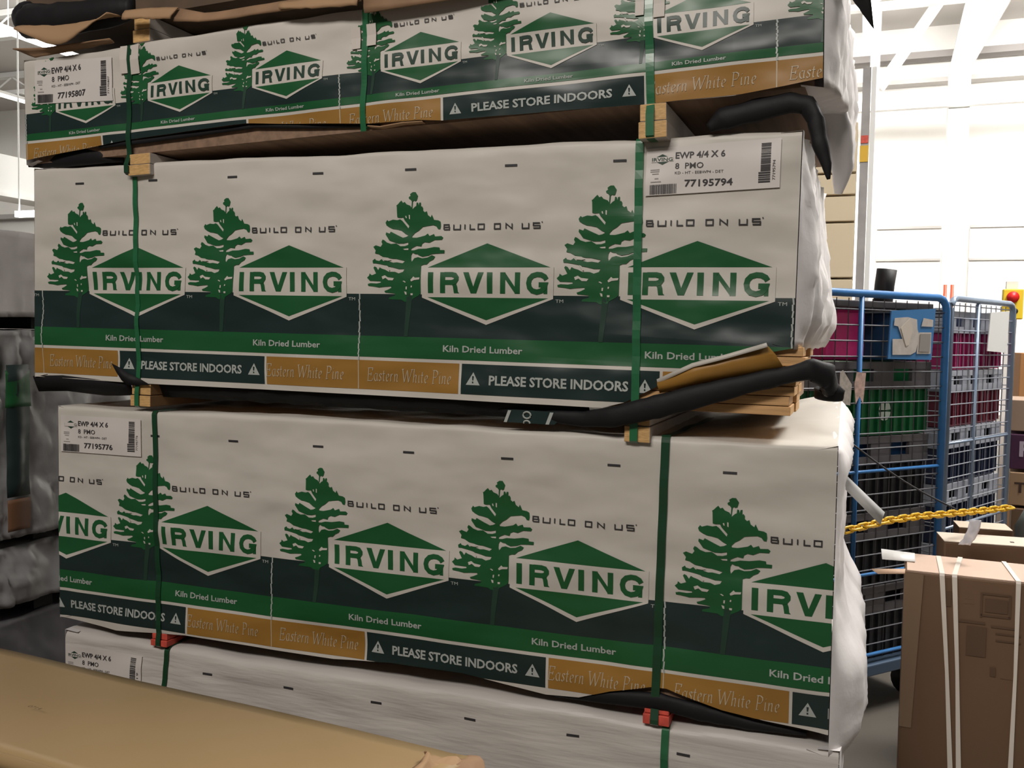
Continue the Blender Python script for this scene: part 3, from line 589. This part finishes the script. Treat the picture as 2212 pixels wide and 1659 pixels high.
# ------------------------------------------------------------------ roll cages
M_BLUE=mat('blue_paint',(.045,.20,.50),.4,var=.1,vscale=20); M_WIRE=mat('zinc_wire',(.10,.10,.11),.45,metal=.3)
M_WIREB=mat('bright_zinc_wire',(.50,.53,.60),.3,metal=.7)
def cage(label,p0,p1,height,depth,ext,wire,tube_m,mid,name='roll_cage'):
    d=Vector((p1.x-p0.x,p1.y-p0.y,0)); L=d.length; d.normalize(); yw=math.atan2(d.y,d.x)
    t=thing(name,label,'roll cage',(p1.x,p1.y,0),(0,0,yw)); x0=-L-ext; zb=.24; r=.017
    def hoop(y): 
        c=.06; P=[(x0,y,zb),(x0,y,height-c)]+[(x0+c-c*math.cos(a),y,height-c+c*math.sin(a)) for a in (PI/6,PI/3,PI/2)]+[(-c+c*math.sin(a),y,height-c+c*math.cos(a)) for a in (0,PI/6,PI/3,PI/2)]+[(0,y,zb)]
        return P
    for y in (0,depth):
        f=MB().tube(hoop(y),r,10); f.tube([(-L+mid,y,zb),(-L+mid,y,height)],.011,8); 
        for z in (zb+.02,1.07*height/1.83,.62*height/1.83): f.tube([(x0,y,z),(0,y,z)],.008,6)
        f.build('frame',tube_m,t,True)
        w=MB(); x=x0+.05
        while x<-.02: w.tube([(x,y+.004,zb),(x,y+.004,height-.02)],.0028,4,caps=False); x+=.074
        z=zb+.066
        while z<height-.03: w.tube([(x0,y,z),(0,y,z)],.0034,4,caps=False); z+=.066
        w.build('wire_panel',wire,t)
    w=MB()
    for xs in (x0,0):
        z=zb+.06
        while z<height-.03: w.tube([(xs,0,z),(xs,depth,z)],.003,4,caps=False); z+=.12
        y=.1
        while y<depth-.05: w.tube([(xs,y,zb),(xs,y,height-.06)],.003,4,caps=False); y+=.1
        w.tube([(xs,0,height-.06),(xs,depth,height-.06)],.012,8)
    w.build('side_rail',wire,t)
    MB().box((x0-.02,-.02,.17),(.02,depth+.02,.22)).build('base',mat('cage_base',(.06,.10,.16),.5),t,bevel=.005)
    for a in (x0+.08,-.08):
        for b in (.08,depth-.08):
            MB().tube([(a-.018,b,.066),(a+.018,b,.066)],.065,16).box((a-.025,b-.01,.066),(a+.025,b+.01,.17)).build('caster',mat('rubber',(.03,.03,.03),.6),t,True)
    return t,yw,x0
pA0,pA1=at(1862,640,3.9),at(2046,645,4.18)
cA,yA,xA=cage('blue tubular roll cage nearest the bundles with a blue paper-scarred sign',pA0,pA1,1.825,.72,.42,M_WIRE,M_BLUE,0)
pB0,pB1=at(2062,645,4.9),at(2190,650,5.49)
cB,yB,xB=cage('shiny roll cage behind the blue one, right of it, with a white notice',pB0,pB1,1.86,.74,.04,M_WIREB,mat('steel_blue',(.30,.38,.5),.35,metal=.4),.33)
def cl(t,x,y,z): 
    return Matrix.Translation(t.location)@Matrix.Rotation(t.rotation_euler.z,4,'Z')@Vector((x,y,z))
# sign board on cage A (child), notice on cage B
def cage_x(px,t): # px in photo -> local x on face of t
    n=Matrix.Rotation(t.rotation_euler.z,3,'Z')@Vector((0,1,0)); d=at(px,760,1)-CAM; k=(t.location-CAM).dot(n)/d.dot(n); q=CAM+d*k-t.location
    return (Matrix.Rotation(-t.rotation_euler.z,3,'Z')@q).x
def cage_z(px,py,t):
    n=Matrix.Rotation(t.rotation_euler.z,3,'Z')@Vector((0,1,0)); d=at(px,py,1)-CAM; k=(t.location-CAM).dot(n)/d.dot(n); return (CAM+d*k).z
def facepoly(t,pts,y,mt,name,parent=None,thick=.003,z=None):
    V=[(cage_x(px,t),y,cage_z(px,py,t)) for px,py in pts]
    o=mesh(name,V,[tuple(range(len(V)))],mt,None,t); s=o.modifiers.new('s','SOLIDIFY'); s.thickness=thick; s.offset=0; return o
facepoly(cA,[(1908,775),(1912,671),(2007,667),(2002,777)],-.022,mat('sign_blue',(.055,.22,.50),.4),'sign_board',thick=.006)
M_PAPER=mat('torn_paper',(.60,.55,.50),.7,var=.1,vscale=30); M_PAPER2=mat('grey_print',(.33,.31,.29),.7)
facepoly(cA,[(1917,703),(1918,687),(1946,685),(1966,690),(1968,712),(1973,725),(1966,760),(1955,766),(1916,766),(1915,732),(1936,732),(1926,705)],-.028,M_PAPER,'torn_paper',thick=.001)
facepoly(cA,[(1931,708),(1950,688),(1957,710),(1950,745),(1944,748)],-.030,mat('torn_paper_flap',(.66,.60,.52),.7),'torn_paper',thick=.001)
facepoly(cA,[(1976,705),(1980,687),(2001,691),(2001,706)],-.028,M_PAPER,'torn_paper',thick=.001)
facepoly(cA,[(1968,764),(1972,718),(1998,718),(1998,764)],-.028,M_PAPER,'torn_paper',thick=.001); facepoly(cA,[(1972,759),(1974,721),(1996,721),(1995,760)],-.030,M_PAPER2,'torn_paper',thick=.001)
facepoly(cA,[(1806,870),(1808,805),(1814,799),(1834,830),(1832,875)],-.02,mat('ripped_label',(.5,.45,.40),.6,var=.2,vscale=60),'paper_tag',thick=.002)
facepoly(cA,[(1842,872),(1838,830),(1842,803),(1862,805),(1858,872),(1850,855)],-.024,mat('ripped_label_pink',(.6,.42,.36),.6,var=.25,vscale=60),'paper_tag',thick=.002)
facepoly(cB,[(2123,758),(2127,675),(2167,672),(2165,762)],-.022,M_WHITE,'notice_board',thick=.005)
# crates in the cages
def crate(label,t,x0,x1,y0,y1,z0,z1,body,rim,ins,group,logo_=False):
    o=thing('plastic_crate',label,'crate',cl(t,(x0+x1)/2,(y0+y1)/2,z0),(0,0,t.rotation_euler.z),group); w,d,h=x1-x0,y1-y0,z1-z0
    b=MB(); b.box((-w/2+.015,-d/2+.015,0),(w/2-.015,d/2-.015,h*.62)); n=int(w/.055)
    for i in range(n+1):
        x=-w/2+.02+(w-.045)*i/n; b.box((x,-d/2+.004,.01),(x+.010,-d/2+.015,h*.62))
    b.build('body',body,o)
    r=MB(); zb,zt=h*.62,h-.004
    r.box((-w/2,-d/2,zb),(w/2,-d/2+.02,zb+.035)).box((-w/2,-d/2,zt-.03),(w/2,-d/2+.02,zt)); r.box((-w/2,-d/2+.02,zb),(w/2,d/2,zb+.01))
    k=7
    for i in range(k):
        a=-w/2+w*i/k; 
        if i%2==0: r.box((a,-d/2+.002,zb+.035),(a+w/k,-d/2+.02,zt-.03))
    r.box((-w/2,d/2-.02,zb),(w/2,d/2,zt)).box((-w/2,-d/2+.02,zb),(-w/2+.02,d/2-.02,zt)).box((w/2-.02,-d/2+.02,zb),(w/2,d/2-.02,zt))
    r.build('rim',rim,o)
    MB().box((-w/2+.03,-d/2+.05,zb+.011),(w/2-.03,d/2-.03,zt-.01)).build('contents',ins,o)
    if logo_:
        q=MB(); c=.16*w; 
        for s0 in (0,90,180,270):
            P=[(c+.004*math.cos(math.radians(s0+45)),h*.33+.004*math.sin(math.radians(s0+45)))]+arc(c+.004*math.cos(math.radians(s0+45)),h*.33+.004*math.sin(math.radians(s0+45)),.036,.040,s0+4,s0+86,6)
            i=len(q.v); q.v+=[(a,-d/2+.001,b_) for a,b_ in P]; q.f.append(tuple(range(i,i+len(P)))); q.m.append(0)
        q.build('round_emblem',mat('emblem_pale',(.5,.58,.5),.5),o)
    return o
M_CG=mat('crate_grey',(.13,.12,.125),.5,var=.1,vscale=20); M_CK=mat('crate_black',(.025,.025,.028),.5); M_CGR=mat('crate_green',(.008,.13,.04),.4,var=.2,vscale=8); M_INB=mat('crate_blue',(.03,.12,.32),.4); M_DKR=mat('crate_maroon',(.16,.02,.04),.4); M_NAVY=mat('navy',(.02,.03,.07),.4)
xa0,xa1=xA+.04,-.05
zz=[.225,.55,.88,1.215,1.54]
gA='crates stacked in the blue roll cage'
for i,(bd,ins,lb) in enumerate(((M_CK,M_CK,'dark crate at the bottom of the blue roll cage'),(M_CK,M_NAVY,'dark crate second from the bottom in the blue roll cage'),(M_CK,M_INB,'black crate with grey rim just below the green crate'),(M_CGR,M_CGR,'green slatted crate with a pale round emblem in the blue roll cage'))):
    crate(lb,cA,xa0,xa1,.03,.67,zz[i],zz[i+1],bd,M_CG,ins,gA,logo_=(i==3))
# pink bag and blue box on the green crate
xp0,xp1,xp2=cage_x(1806,cA),cage_x(1899,cA),cage_x(1903,cA)
M_PINK=mat('pink_film',(.95,.05,.30),.3,var=.1,vscale=14,bump=.003,bscale=20)
pk=[]
for i in range(9):
    for j in range(9): pass
o=MB().box((-(xp1-xp0)/2,-.12,0),((xp1-xp0)/2,.2,.225)).build('pink_package',M_PINK,None,bevel=.02,loc=cl(cA,(xp0+xp1)/2,.19,1.54),rot=(0,0,yA)); tag(o,'bright pink film package on the green crate','package')
o=MB().box((-.12,-.14,0),(.12,.2,.21)).build('blue_bin',mat('bin_blue',(.03,.10,.22),.4),None,bevel=.01,loc=cl(cA,-.19,.22,1.54),rot=(0,0,yA)); tag(o,'dark blue bin behind the blue sign in the cage','bin')
o=MB().box((xa0,.03,0),(xa1,.66,.03)).build('crate_lid',M_CG,None,bevel=.004,loc=cl(cA,0,0,1.768),rot=(0,0,yA)); tag(o,'flat grey lid lying across the pink package and blue bin','lid')
gB='crates stacked in the shiny roll cage'
zb=[.225,.54,.86,1.17,1.48,1.80]
for i,(bd,ins,lb) in enumerate(((M_CK,M_CK,'dark crate at the bottom of the shiny roll cage'),(M_NAVY,M_CK,'navy crate second from the bottom of the shiny roll cage'),(M_NAVY,M_CK,'navy crate in the middle of the shiny roll cage'),(M_DKR,M_NAVY,'maroon crate under the top one in the shiny roll cage'),(mat('crate_magenta',(.35,.02,.12),.4),M_NAVY,'magenta crate at the top of the shiny roll cage'))):
    crate(lb,cB,xB+.04,-.05,.03,.66,zb[i],zb[i+1],bd,mat('crate_pale_grey',(.42,.44,.5),.35),ins,gB)
# black sleeve standing on the cage lid
a=at(1908,632,4.25)
tb=MB(); P=[(0,0,0),(.004,0,.08),(.012,0,.155)]; tb.tube(P,[.042,.043,.044],20); tb.build('black_tube',mat('tube_black',(.02,.018,.018),.6),None,True,loc=(a.x,a.y,1.80)); o=bpy.data.objects['black_tube']; tag(o,'black tube standing upright on top of the blue roll cage','tube')
# black cord slung diagonally
c0,c1=at(1836,955,3.75),at(2065,1100,3.95)
o=MB().tube([c0.lerp(c1,k/12)-Vector((0,0,.02*math.sin(PI*k/12))) for k in range(13)],.004,6).build('bungee_cord',mat('cord_grey',(.06,.06,.065),.5),None,True); tag(o,'thin dark cord slanting across the blue roll cage','cord')
# ------------------------------------------------------------------ yellow plastic chain
ch=thing('plastic_chain','yellow plastic chain sagging from the lower bundle to the right','chain',at(1828,1140,2.95))
CP=[at(1826,1146,2.95),at(1870,1136,3.0),at(1920,1124,3.06),at(1985,1115,3.14),at(2060,1109,3.24),at(2130,1102,3.36),at(2196,1095,3.46)]
def along(P,s):
    L=[(P[i+1]-P[i]).length for i in range(len(P)-1)]
    for i,l in enumerate(L):
        if s<=l or i==len(L)-1: return P[i].lerp(P[i+1],s/l),(P[i+1]-P[i]).normalized()
        s-=l
tot=sum((CP[i+1]-CP[i]).length for i in range(len(CP)-1)); pitch=.0335; n=int(tot/pitch)
M_YEL=mat('yellow_plastic',(.72,.42,.01),.35)
lk=None
for i in range(n):
    p,t=along(CP,(i+.5)*pitch)
    if lk is None:
        P=[(.014+.0092*math.cos(a),.0092*math.sin(a),0) for a in [PI/2-PI*k/6 for k in range(7)]]+[(-.014-.0092*math.cos(a),-.0092*math.sin(a),0) for a in [PI/2-PI*k/6 for k in range(7)]]
        lk=MB().tube([Vector(q) for q in P],0.0045,8,closed=True,upv=(0,0,1)).build('link',M_YEL,None,True); o=lk
    else: o=lk.copy(); COL.objects.link(o)
    q=t.to_track_quat('X','Z').to_matrix()@Matrix.Rotation((PI/2 if i%2==0 else .25),3,'X')
    o.parent=ch; o.location=p-ch.location; o.rotation_euler=q.to_euler()
# ------------------------------------------------------------------ cartons at right
def carton(name,label,ctr,yaw,w,d,h,mt,extra=None,z0=0,group=None,bev=.006):
    t=thing(name,label,'carton',(ctr[0],ctr[1],z0),(0,0,yaw),group); MB().box((-w/2,0,0),(w/2,d,h)).build('body',mt,t,bevel=bev)
    return t
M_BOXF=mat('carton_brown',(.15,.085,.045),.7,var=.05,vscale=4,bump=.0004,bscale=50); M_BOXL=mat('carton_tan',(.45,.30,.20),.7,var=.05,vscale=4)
M_STRAPW=mat('white_strap',(.72,.66,.58),.4); M_PRINTD=mat('carton_print',(.06,.03,.02),.8)
zt=.90
a=at_z(1955,1233,zt); b=at_z(2212,1260,zt); d=(b-a).normalized(); yw=math.atan2(d.y,d.x); wid=.62
c=thing('strapped_carton','tall brown carton with white straps, nearest box at the lower right','carton',(a.x+d.x*wid/2,a.y+d.y*wid/2,0),(0,0,yw))
MB().box((-wid/2,0,0),(wid/2,.27,zt)).build('body',[M_BOXL,M_BOXF][1],c,bevel=.008)
MB().box((-wid/2+.006,.006,zt-.002),(wid/2-.004,.264,zt+.0025)).build('lit_top',mat('carton_lit_top',(.55,.40,.31),.6,var=.04,vscale=8),c)  # thin slab paler than the body: overhead light put into its colour
def bx(px,py): 
    n=Matrix.Rotation(yw,3,'Z')@Vector((0,1,0)); dd=at(px,py,1)-CAM; k=(c.location-CAM).dot(n)/dd.dot(n); q=CAM+dd*k-c.location; q=Matrix.Rotation(-yw,3,'Z')@q; return q.x,q.z
for (t0,top,b0,w) in (((2035,1242),(2027,1204),(2052,1659),.0145),((2062,1243),(2074,1206),(2070,1659),.0145),((2200,1255),(2168,1216),(2182,1659),.0135)):
    x1,z1=bx(*t0); x2,z2=bx(*b0); n=Matrix.Rotation(-yw,3,'Z'); q=n@(at_z(top[0],top[1],zt)-c.location); e=w/2
    rows=[[(q.x-e,min(q.y,.268),zt+.005),(q.x+e,min(q.y,.268),zt+.005)],[(x1-e,-.001,zt+.005),(x1+e,-.001,zt+.005)],[(x1-e,-.005,zt-.003),(x1+e,-.005,zt-.003)],[((x1+x2)/2-e+.004,-.006,(zt+z2)/2),((x1+x2)/2+e,-.006,(zt+z2)/2)],[(x2-e,-.006,z2),(x2+e,-.006,z2)],[(x2-e,-.006,.0),(x2+e,-.006,.0)]]
    sheet('strap',rows,M_STRAPW,c,.001,False)
pz=MB()
def brect(p0,p1,mb,y=-.0035):
    (x0,z0),(x1,z1)=bx(*p0),bx(*p1); mb.quad((x0,y,z1),(x1,y,z1),(x1,y,z0),(x0,y,z0))
for r in (((2044,1276),(2054,1310)),((2118,1283),(2182,1286)),((2118,1330),(2182,1333)),((2118,1283),(2121,1333)),((2180,1286),(2183,1336)),((2128,1292),(2176,1327)),((2082,1280),(2110,1283)),((2082,1292),(2106,1295)),((2082,1302),(2104,1305)),((2082,1312),(2108,1315)),((2068,1342),(2128,1344)),((2088,1350),(2128,1420)),((2140,1355),(2200,1358)),((2150,1370),(2205,1373)),((2150,1385),(2205,1388)),((2138,1440),(2150,1462)),((2160,1465),(2200,1470))): brect(r[0],r[1],pz)
pz.build('printed_panel',mat('faded_print',(.10,.055,.03),.8),c)
tp=MB(); x,z=bx(1975,1234); tp.quad((-wid/2,-.004,zt-.5),(-wid/2+.035,-.004,zt-.5),(-wid/2+.055,-.004,zt-.005),(-wid/2,-.004,zt-.005)); tp.build('clear_tape',mat('tape',(.22,.145,.09),.12),c)
sheet('torn_flap',[[(-wid/2-.10,.06,zt-.02),(-wid/2-.08,.03,zt-.025)],[(-wid/2+.01,.05,zt-.005),(-wid/2+.01,.0,zt-.008)]],M_BOXL,c)
sheet('torn_flap',[[(-wid/2-.075,.20,zt+.02),(-wid/2-.07,.14,zt+.0)],[(-wid/2+.03,.22,zt+.012),(-wid/2+.03,.12,zt+.006)]],M_WHITE,c)
z2=.93; a=at_z(2040,1170,z2); b=at_z(2212,1182,z2); d=(b-a).normalized()
t2=carton('cardboard_carton','brown carton with lit-coloured dotted top edge behind the strapped carton',(a.x+d.x*.3,a.y+d.y*.3),math.atan2(d.y,d.x),.6,.16,z2,M_BOXF)
MB().box((-.3,.0,z2-.0),(.3,.16,z2+.003)).build('lit_top',mat('carton_lit_top2',(.62,.53,.43),.6),t2)  # bright top of the brown carton, light from above painted in
dm=MB()
for k,x in enumerate((-.22,-.08,.0,.09)): dm.box((x,.05,z2+.003),(x+.012,.062,z2+.0045))
dm.build('dot_marks',M_PRINTD,t2)
z3=.90; a=at_z(2072,1140,z3); b=at_z(2188,1148,z3); d=(b-a).normalized(); w3=(b-a).length
t3=carton('cardboard_carton','short carton with lit-coloured top furthest back, a plastic rag over it',(a.x+d.x*w3/2,a.y+d.y*w3/2),math.atan2(d.y,d.x),w3,.14,z3,M_BOXF)
MB().box((-w3/2,0,z3),(w3/2,.14,z3+.003)).build('lit_top',mat('carton_lit_top3',(.62,.50,.38),.5),t3)  # top coloured lighter than the body to stand for light falling on it
a=at(2105,1148,3.05); gg=[[(a.x+.035*(j/5-.5)-.03*(i/8)**2+.012*noise.noise(Vector((i,j,1))),a.y-.01+.015*noise.noise(Vector((i*.9,j,4))),a.z+.04-.085*i/8+.01*noise.noise(Vector((i,j,8)))) for j in range(6)] for i in range(9)]
tag(sheet('plastic_rag',gg,mat('clear_film',(.6,.6,.64),.25),None,.0015),'crumpled pale plastic film draped over the back cartons','plastic film')
a=at(2218,1150,3.75); o=MB().tube([Vector((a.x+.03,a.y,0)),Vector((a.x+.03,a.y,a.z-.1)),Vector((a.x+.03,a.y,a.z+.02)),Vector((a.x+.03,a.y,a.z+.10))],[.07,.07,.075,.04],14).build('barrier_post',mat('post_grey',(.10,.11,.10),.6),None,True); tag(o,'dark grey post at the right edge holding the chain end','post')
# distant box stack at the right edge
def far_box(px0,py1,py0,Z,mt,label,txt=None,w=.6):
    a=at(px0,py1,Z); top=at(px0,py0,Z).z
    t=thing('cardboard_carton',label,'carton',(a.x,a.y,a.z),(0,0,-.12),'boxes stacked at the right edge'); h=top-a.z-.003
    MB().box((0,0,0),(w,.5,h)).build('body',mt,t,bevel=.005)
    if txt:
        p=Pr(); p.text(txt[0],txt[1],txt[2],h*txt[3],h*txt[4],0,0,bold=.03); q=MB()
        for pts,mi,l in p.small: i=len(q.v); q.v+=[(x,-.003,z) for x,z in pts]; q.f.append(tuple(range(i,i+len(pts)))); q.m.append(0)
        q.build('printed_letter',txt[5],t)
    return t
far_box(2178,1090,1018,6.3,mat('fb1',(.36,.23,.13),.7),'brown box at the right edge under the purple one',('T',.03,.10,.4,.3,M_PRINTD))
far_box(2180,1012,936,6.3,mat('purple_box',(.06,.012,.05),.6),'dark purple box with pale letter R at the right edge',('R',.055,.15,.38,.42,mat('pale_letter',(.5,.42,.5),.6)))
far_box(2182,930,862,6.3,mat('fb3',(.40,.28,.20),.7),'tan box on top of the purple one at right')
o=far_box(2178,1253,1095,6.3,M_BOXF,'large brown box at the foot of the right edge stack'); 
a=at(2200,860,7.4); MBx=MB().box((0,0,-a.z),(.5,.4,.36)).build('cardboard_carton',mat('fb4',(.42,.2,.07),.7),None,bevel=.005,loc=(a.x,a.y,a.z)); tag(MBx,'tall orange brown box at the right edge rising behind the tan one','carton')
# ------------------------------------------------------------------ right background: frame, rack, wall fittings
for k,(px,w) in enumerate(((2063,.42),(2420,.42),(1560,.42))):
    q=at_y(px,400,22.6); b=MB().box((q.x-w/2,22.4,0),(q.x+w/2,22.8,7.6)); 
    b.v+=[(q.x-w/2,22.4,7.6),(q.x+w/2,22.4,7.6),(q.x+w/2,22.8,7.6),(q.x-w/2,22.8,7.6),(q.x+.05,22.4,9.0),(q.x+.95,22.4,9.0),(q.x+.95,22.8,9.0),(q.x+.05,22.8,9.0)]; i=len(b.v)-8
    b.f+=[tuple(i+j for j in f) for f in ((3,2,1,0),(4,5,6,7),(0,1,5,4),(1,2,6,5),(2,3,7,6),(3,0,4,7))]; b.m+=[0]*6
    struct(b.build('trim_%d'%(6+k),M_STEEL))
za=at_y(2212,205,22.3).z; zb_=at_y(2212,176,22.3).z
struct(MB().box((-6,22.2,za-.15),(12,22.4,zb_-.05)).build('trim_9',M_STEEL))
b=MB(); q=at_y(1890,150,22.3); b.box((q.x-.1,22.25,za),(q.x+.1,22.4,9.0)); b.tube([(q.x+.1,22.3,za+.35),(q.x+1.25,22.3,9.0)],.12,4); struct(b.build('trim_10',M_STEEL))
struct(MB().box((-4,23.5,8.15),(12,23.9,8.3)).build('trim_11',mat('gutter',(.25,.23,.22),.6)))
struct(MB().box((-4,23.6,7.62),(12,24,7.72)).build('trim_12',mat('grey_rail',(.4,.38,.36),.6)))
for k,(x0,x1) in enumerate(((.35,1.75),(2.35,3.6))):   # dock doors
    f=MB().box((x0,23.85,0),(x1,24,4.3)).build('door_%d'%(k+1),mat('door_white',(.8,.78,.75),.5)); struct(f)
    g_=MB().box((x0,23.8,4.3),(x1,23.9,4.36)).box((x0,23.8,3.55),(x1,23.86,3.6)); g_.build('door_rail',mat('grey_rail',(.4,.38,.36),.6),f)
# high racking with cartons
q=at_y(1866,400,12.0)
rk=thing('rack_upright','grey pallet rack upright with a yellow guard, in the right background','rack',(q.x,12.0,0))
MB().box((-.055,0,0),(.04,.12,4.9)).build('upright',mat('rack_grey',(.36,.34,.33),.5,var=.2,vscale=3),rk); MB().box((.045,0,0),(.10,.12,4.9)).build('trim_strip',M_STEEL,rk)
z=at_y(1862,350,12).z; z1=at_y(1862,315,12).z; MB().box((-.06,-.01,z),(.035,.13,z1)).build('guard',M_YEL,rk); MB().box((-.05,-.01,z1+.03),(.03,.13,z1+.12)).build('reflector',M_RED,rk)
zl=[0,1.0,1.9]+[at_y(1840,y,12).z for y in (600,478,420,372,260)]
M_CREAM=mat('cream_carton',(.72,.60,.42),.7)
nm=['floor level','second','third','fourth','fifth','sixth','seventh']
for k in range(7):
    t=tag(MB().box((-.62,.0,zl[k]+.006),(-.09,.8,zl[k+1]-.02)).build('cream_carton',M_CREAM,None,bevel=.01,loc=(q.x,12.0,0)),'cream carton in the tall rack pile at right background, %s from the floor'%nm[k],'carton','cream cartons piled in the rack')
# wall switch box and orange posts
q=at_y(2187,657,9.0)
e=thing('emergency_stop','yellow box with a red round button above the shiny roll cage','emergency stop',(q.x,9.0,q.z))
MB().box((-.075,0,-.13),(.085,.08,.13)).build('housing',mat('estop_yellow',(.85,.62,.03),.5),e,bevel=.01)
MB().tube([(.0,-.03,.06),(.0,.0,.06)],.048,20).build('button',mat('estop_red',(.7,.02,.02),.4),e,True); MB().tube([(.02,-.01,-.06),(.02,.0,-.06)],.025,16).build('key_switch',M_CK,e,True)
o=MB().box((q.x-.04,9.08,0),(q.x+.05,9.14,q.z+.2)).build('steel_post',M_STEEL); tag(o,'white steel post carrying the yellow emergency stop box','post')
q0=at_y(2041,630,8.0)
for k,px in enumerate((2042,2057)):
    q=at_y(px,615,8.0); o=MB().tube([(q.x,8.0,0),(q.x,8.0,q.z)],.013,8).build('marker_pole',mat('orange_pole',(.8,.12,.05),.4),None,True); tag(o,'thin orange pole, %s of two above the shiny roll cage'%('left' if k==0 else 'right'),'pole','orange poles')
# ------------------------------------------------------------------ ceiling lights and left background
M_EMIT=mat('tube_glow',(1,1,1),.5,emit=((1,.97,.92),9))
k=0
for x in (-33,-28,-23,-18,-13,-8,0,4):
    for y in (5,9,13,17,21):
        t=thing('strip_light','white strip light hung under the ceiling deck','ceiling light',(x,y,8.2),(0,0,0),'strip lights in rows')
        MB().box((-.12,-1.7,.02),(.12,1.7,.10)).build('housing',M_STEEL,t); MB().box((-.10,-1.68,-.02),(.10,1.68,.02)).build('diffuser',M_EMIT,t)
        MB().tube([(0,-1.2,.1),(0,-1.2,.78)],.012,5).build('hanger',M_STEEL,t); MB().tube([(0,1.2,.1),(0,1.2,.78)],.012,5).build('hanger',M_STEEL,t)
du=MB().box((-14.6,7.0,3.95),(-14,22,4.62)).box((-14.62,7.0,3.90),(-13.98,22,3.96)).build('air_duct',M_STEEL); tag(du,'big white rectangular duct hung over the left neighbouring stack','duct')
for y in (9,14,19): MB().tube([(-14.3,y,4.6),(-14.3,y,9.0)],.02,6).build('hanger_rod',M_STEEL,du)
q=at(37,463,16); t=thing('pendant_light','small pendant tube light below the white duct at far left','pendant light',(q.x,q.y,q.z)); MB().box((0,-.05,-.05),(1.2,.05,.05)).build('tube',M_EMIT,t); MB().tube([(.05,0,.05),(.05,0,9-q.z)],.015,6).build('rod',M_STEEL,t)
struct(MB().box((-45,23.7,5.3),(-8,24,5.45)).build('trim_13',mat('grey_rail',(.4,.38,.36),.6)))
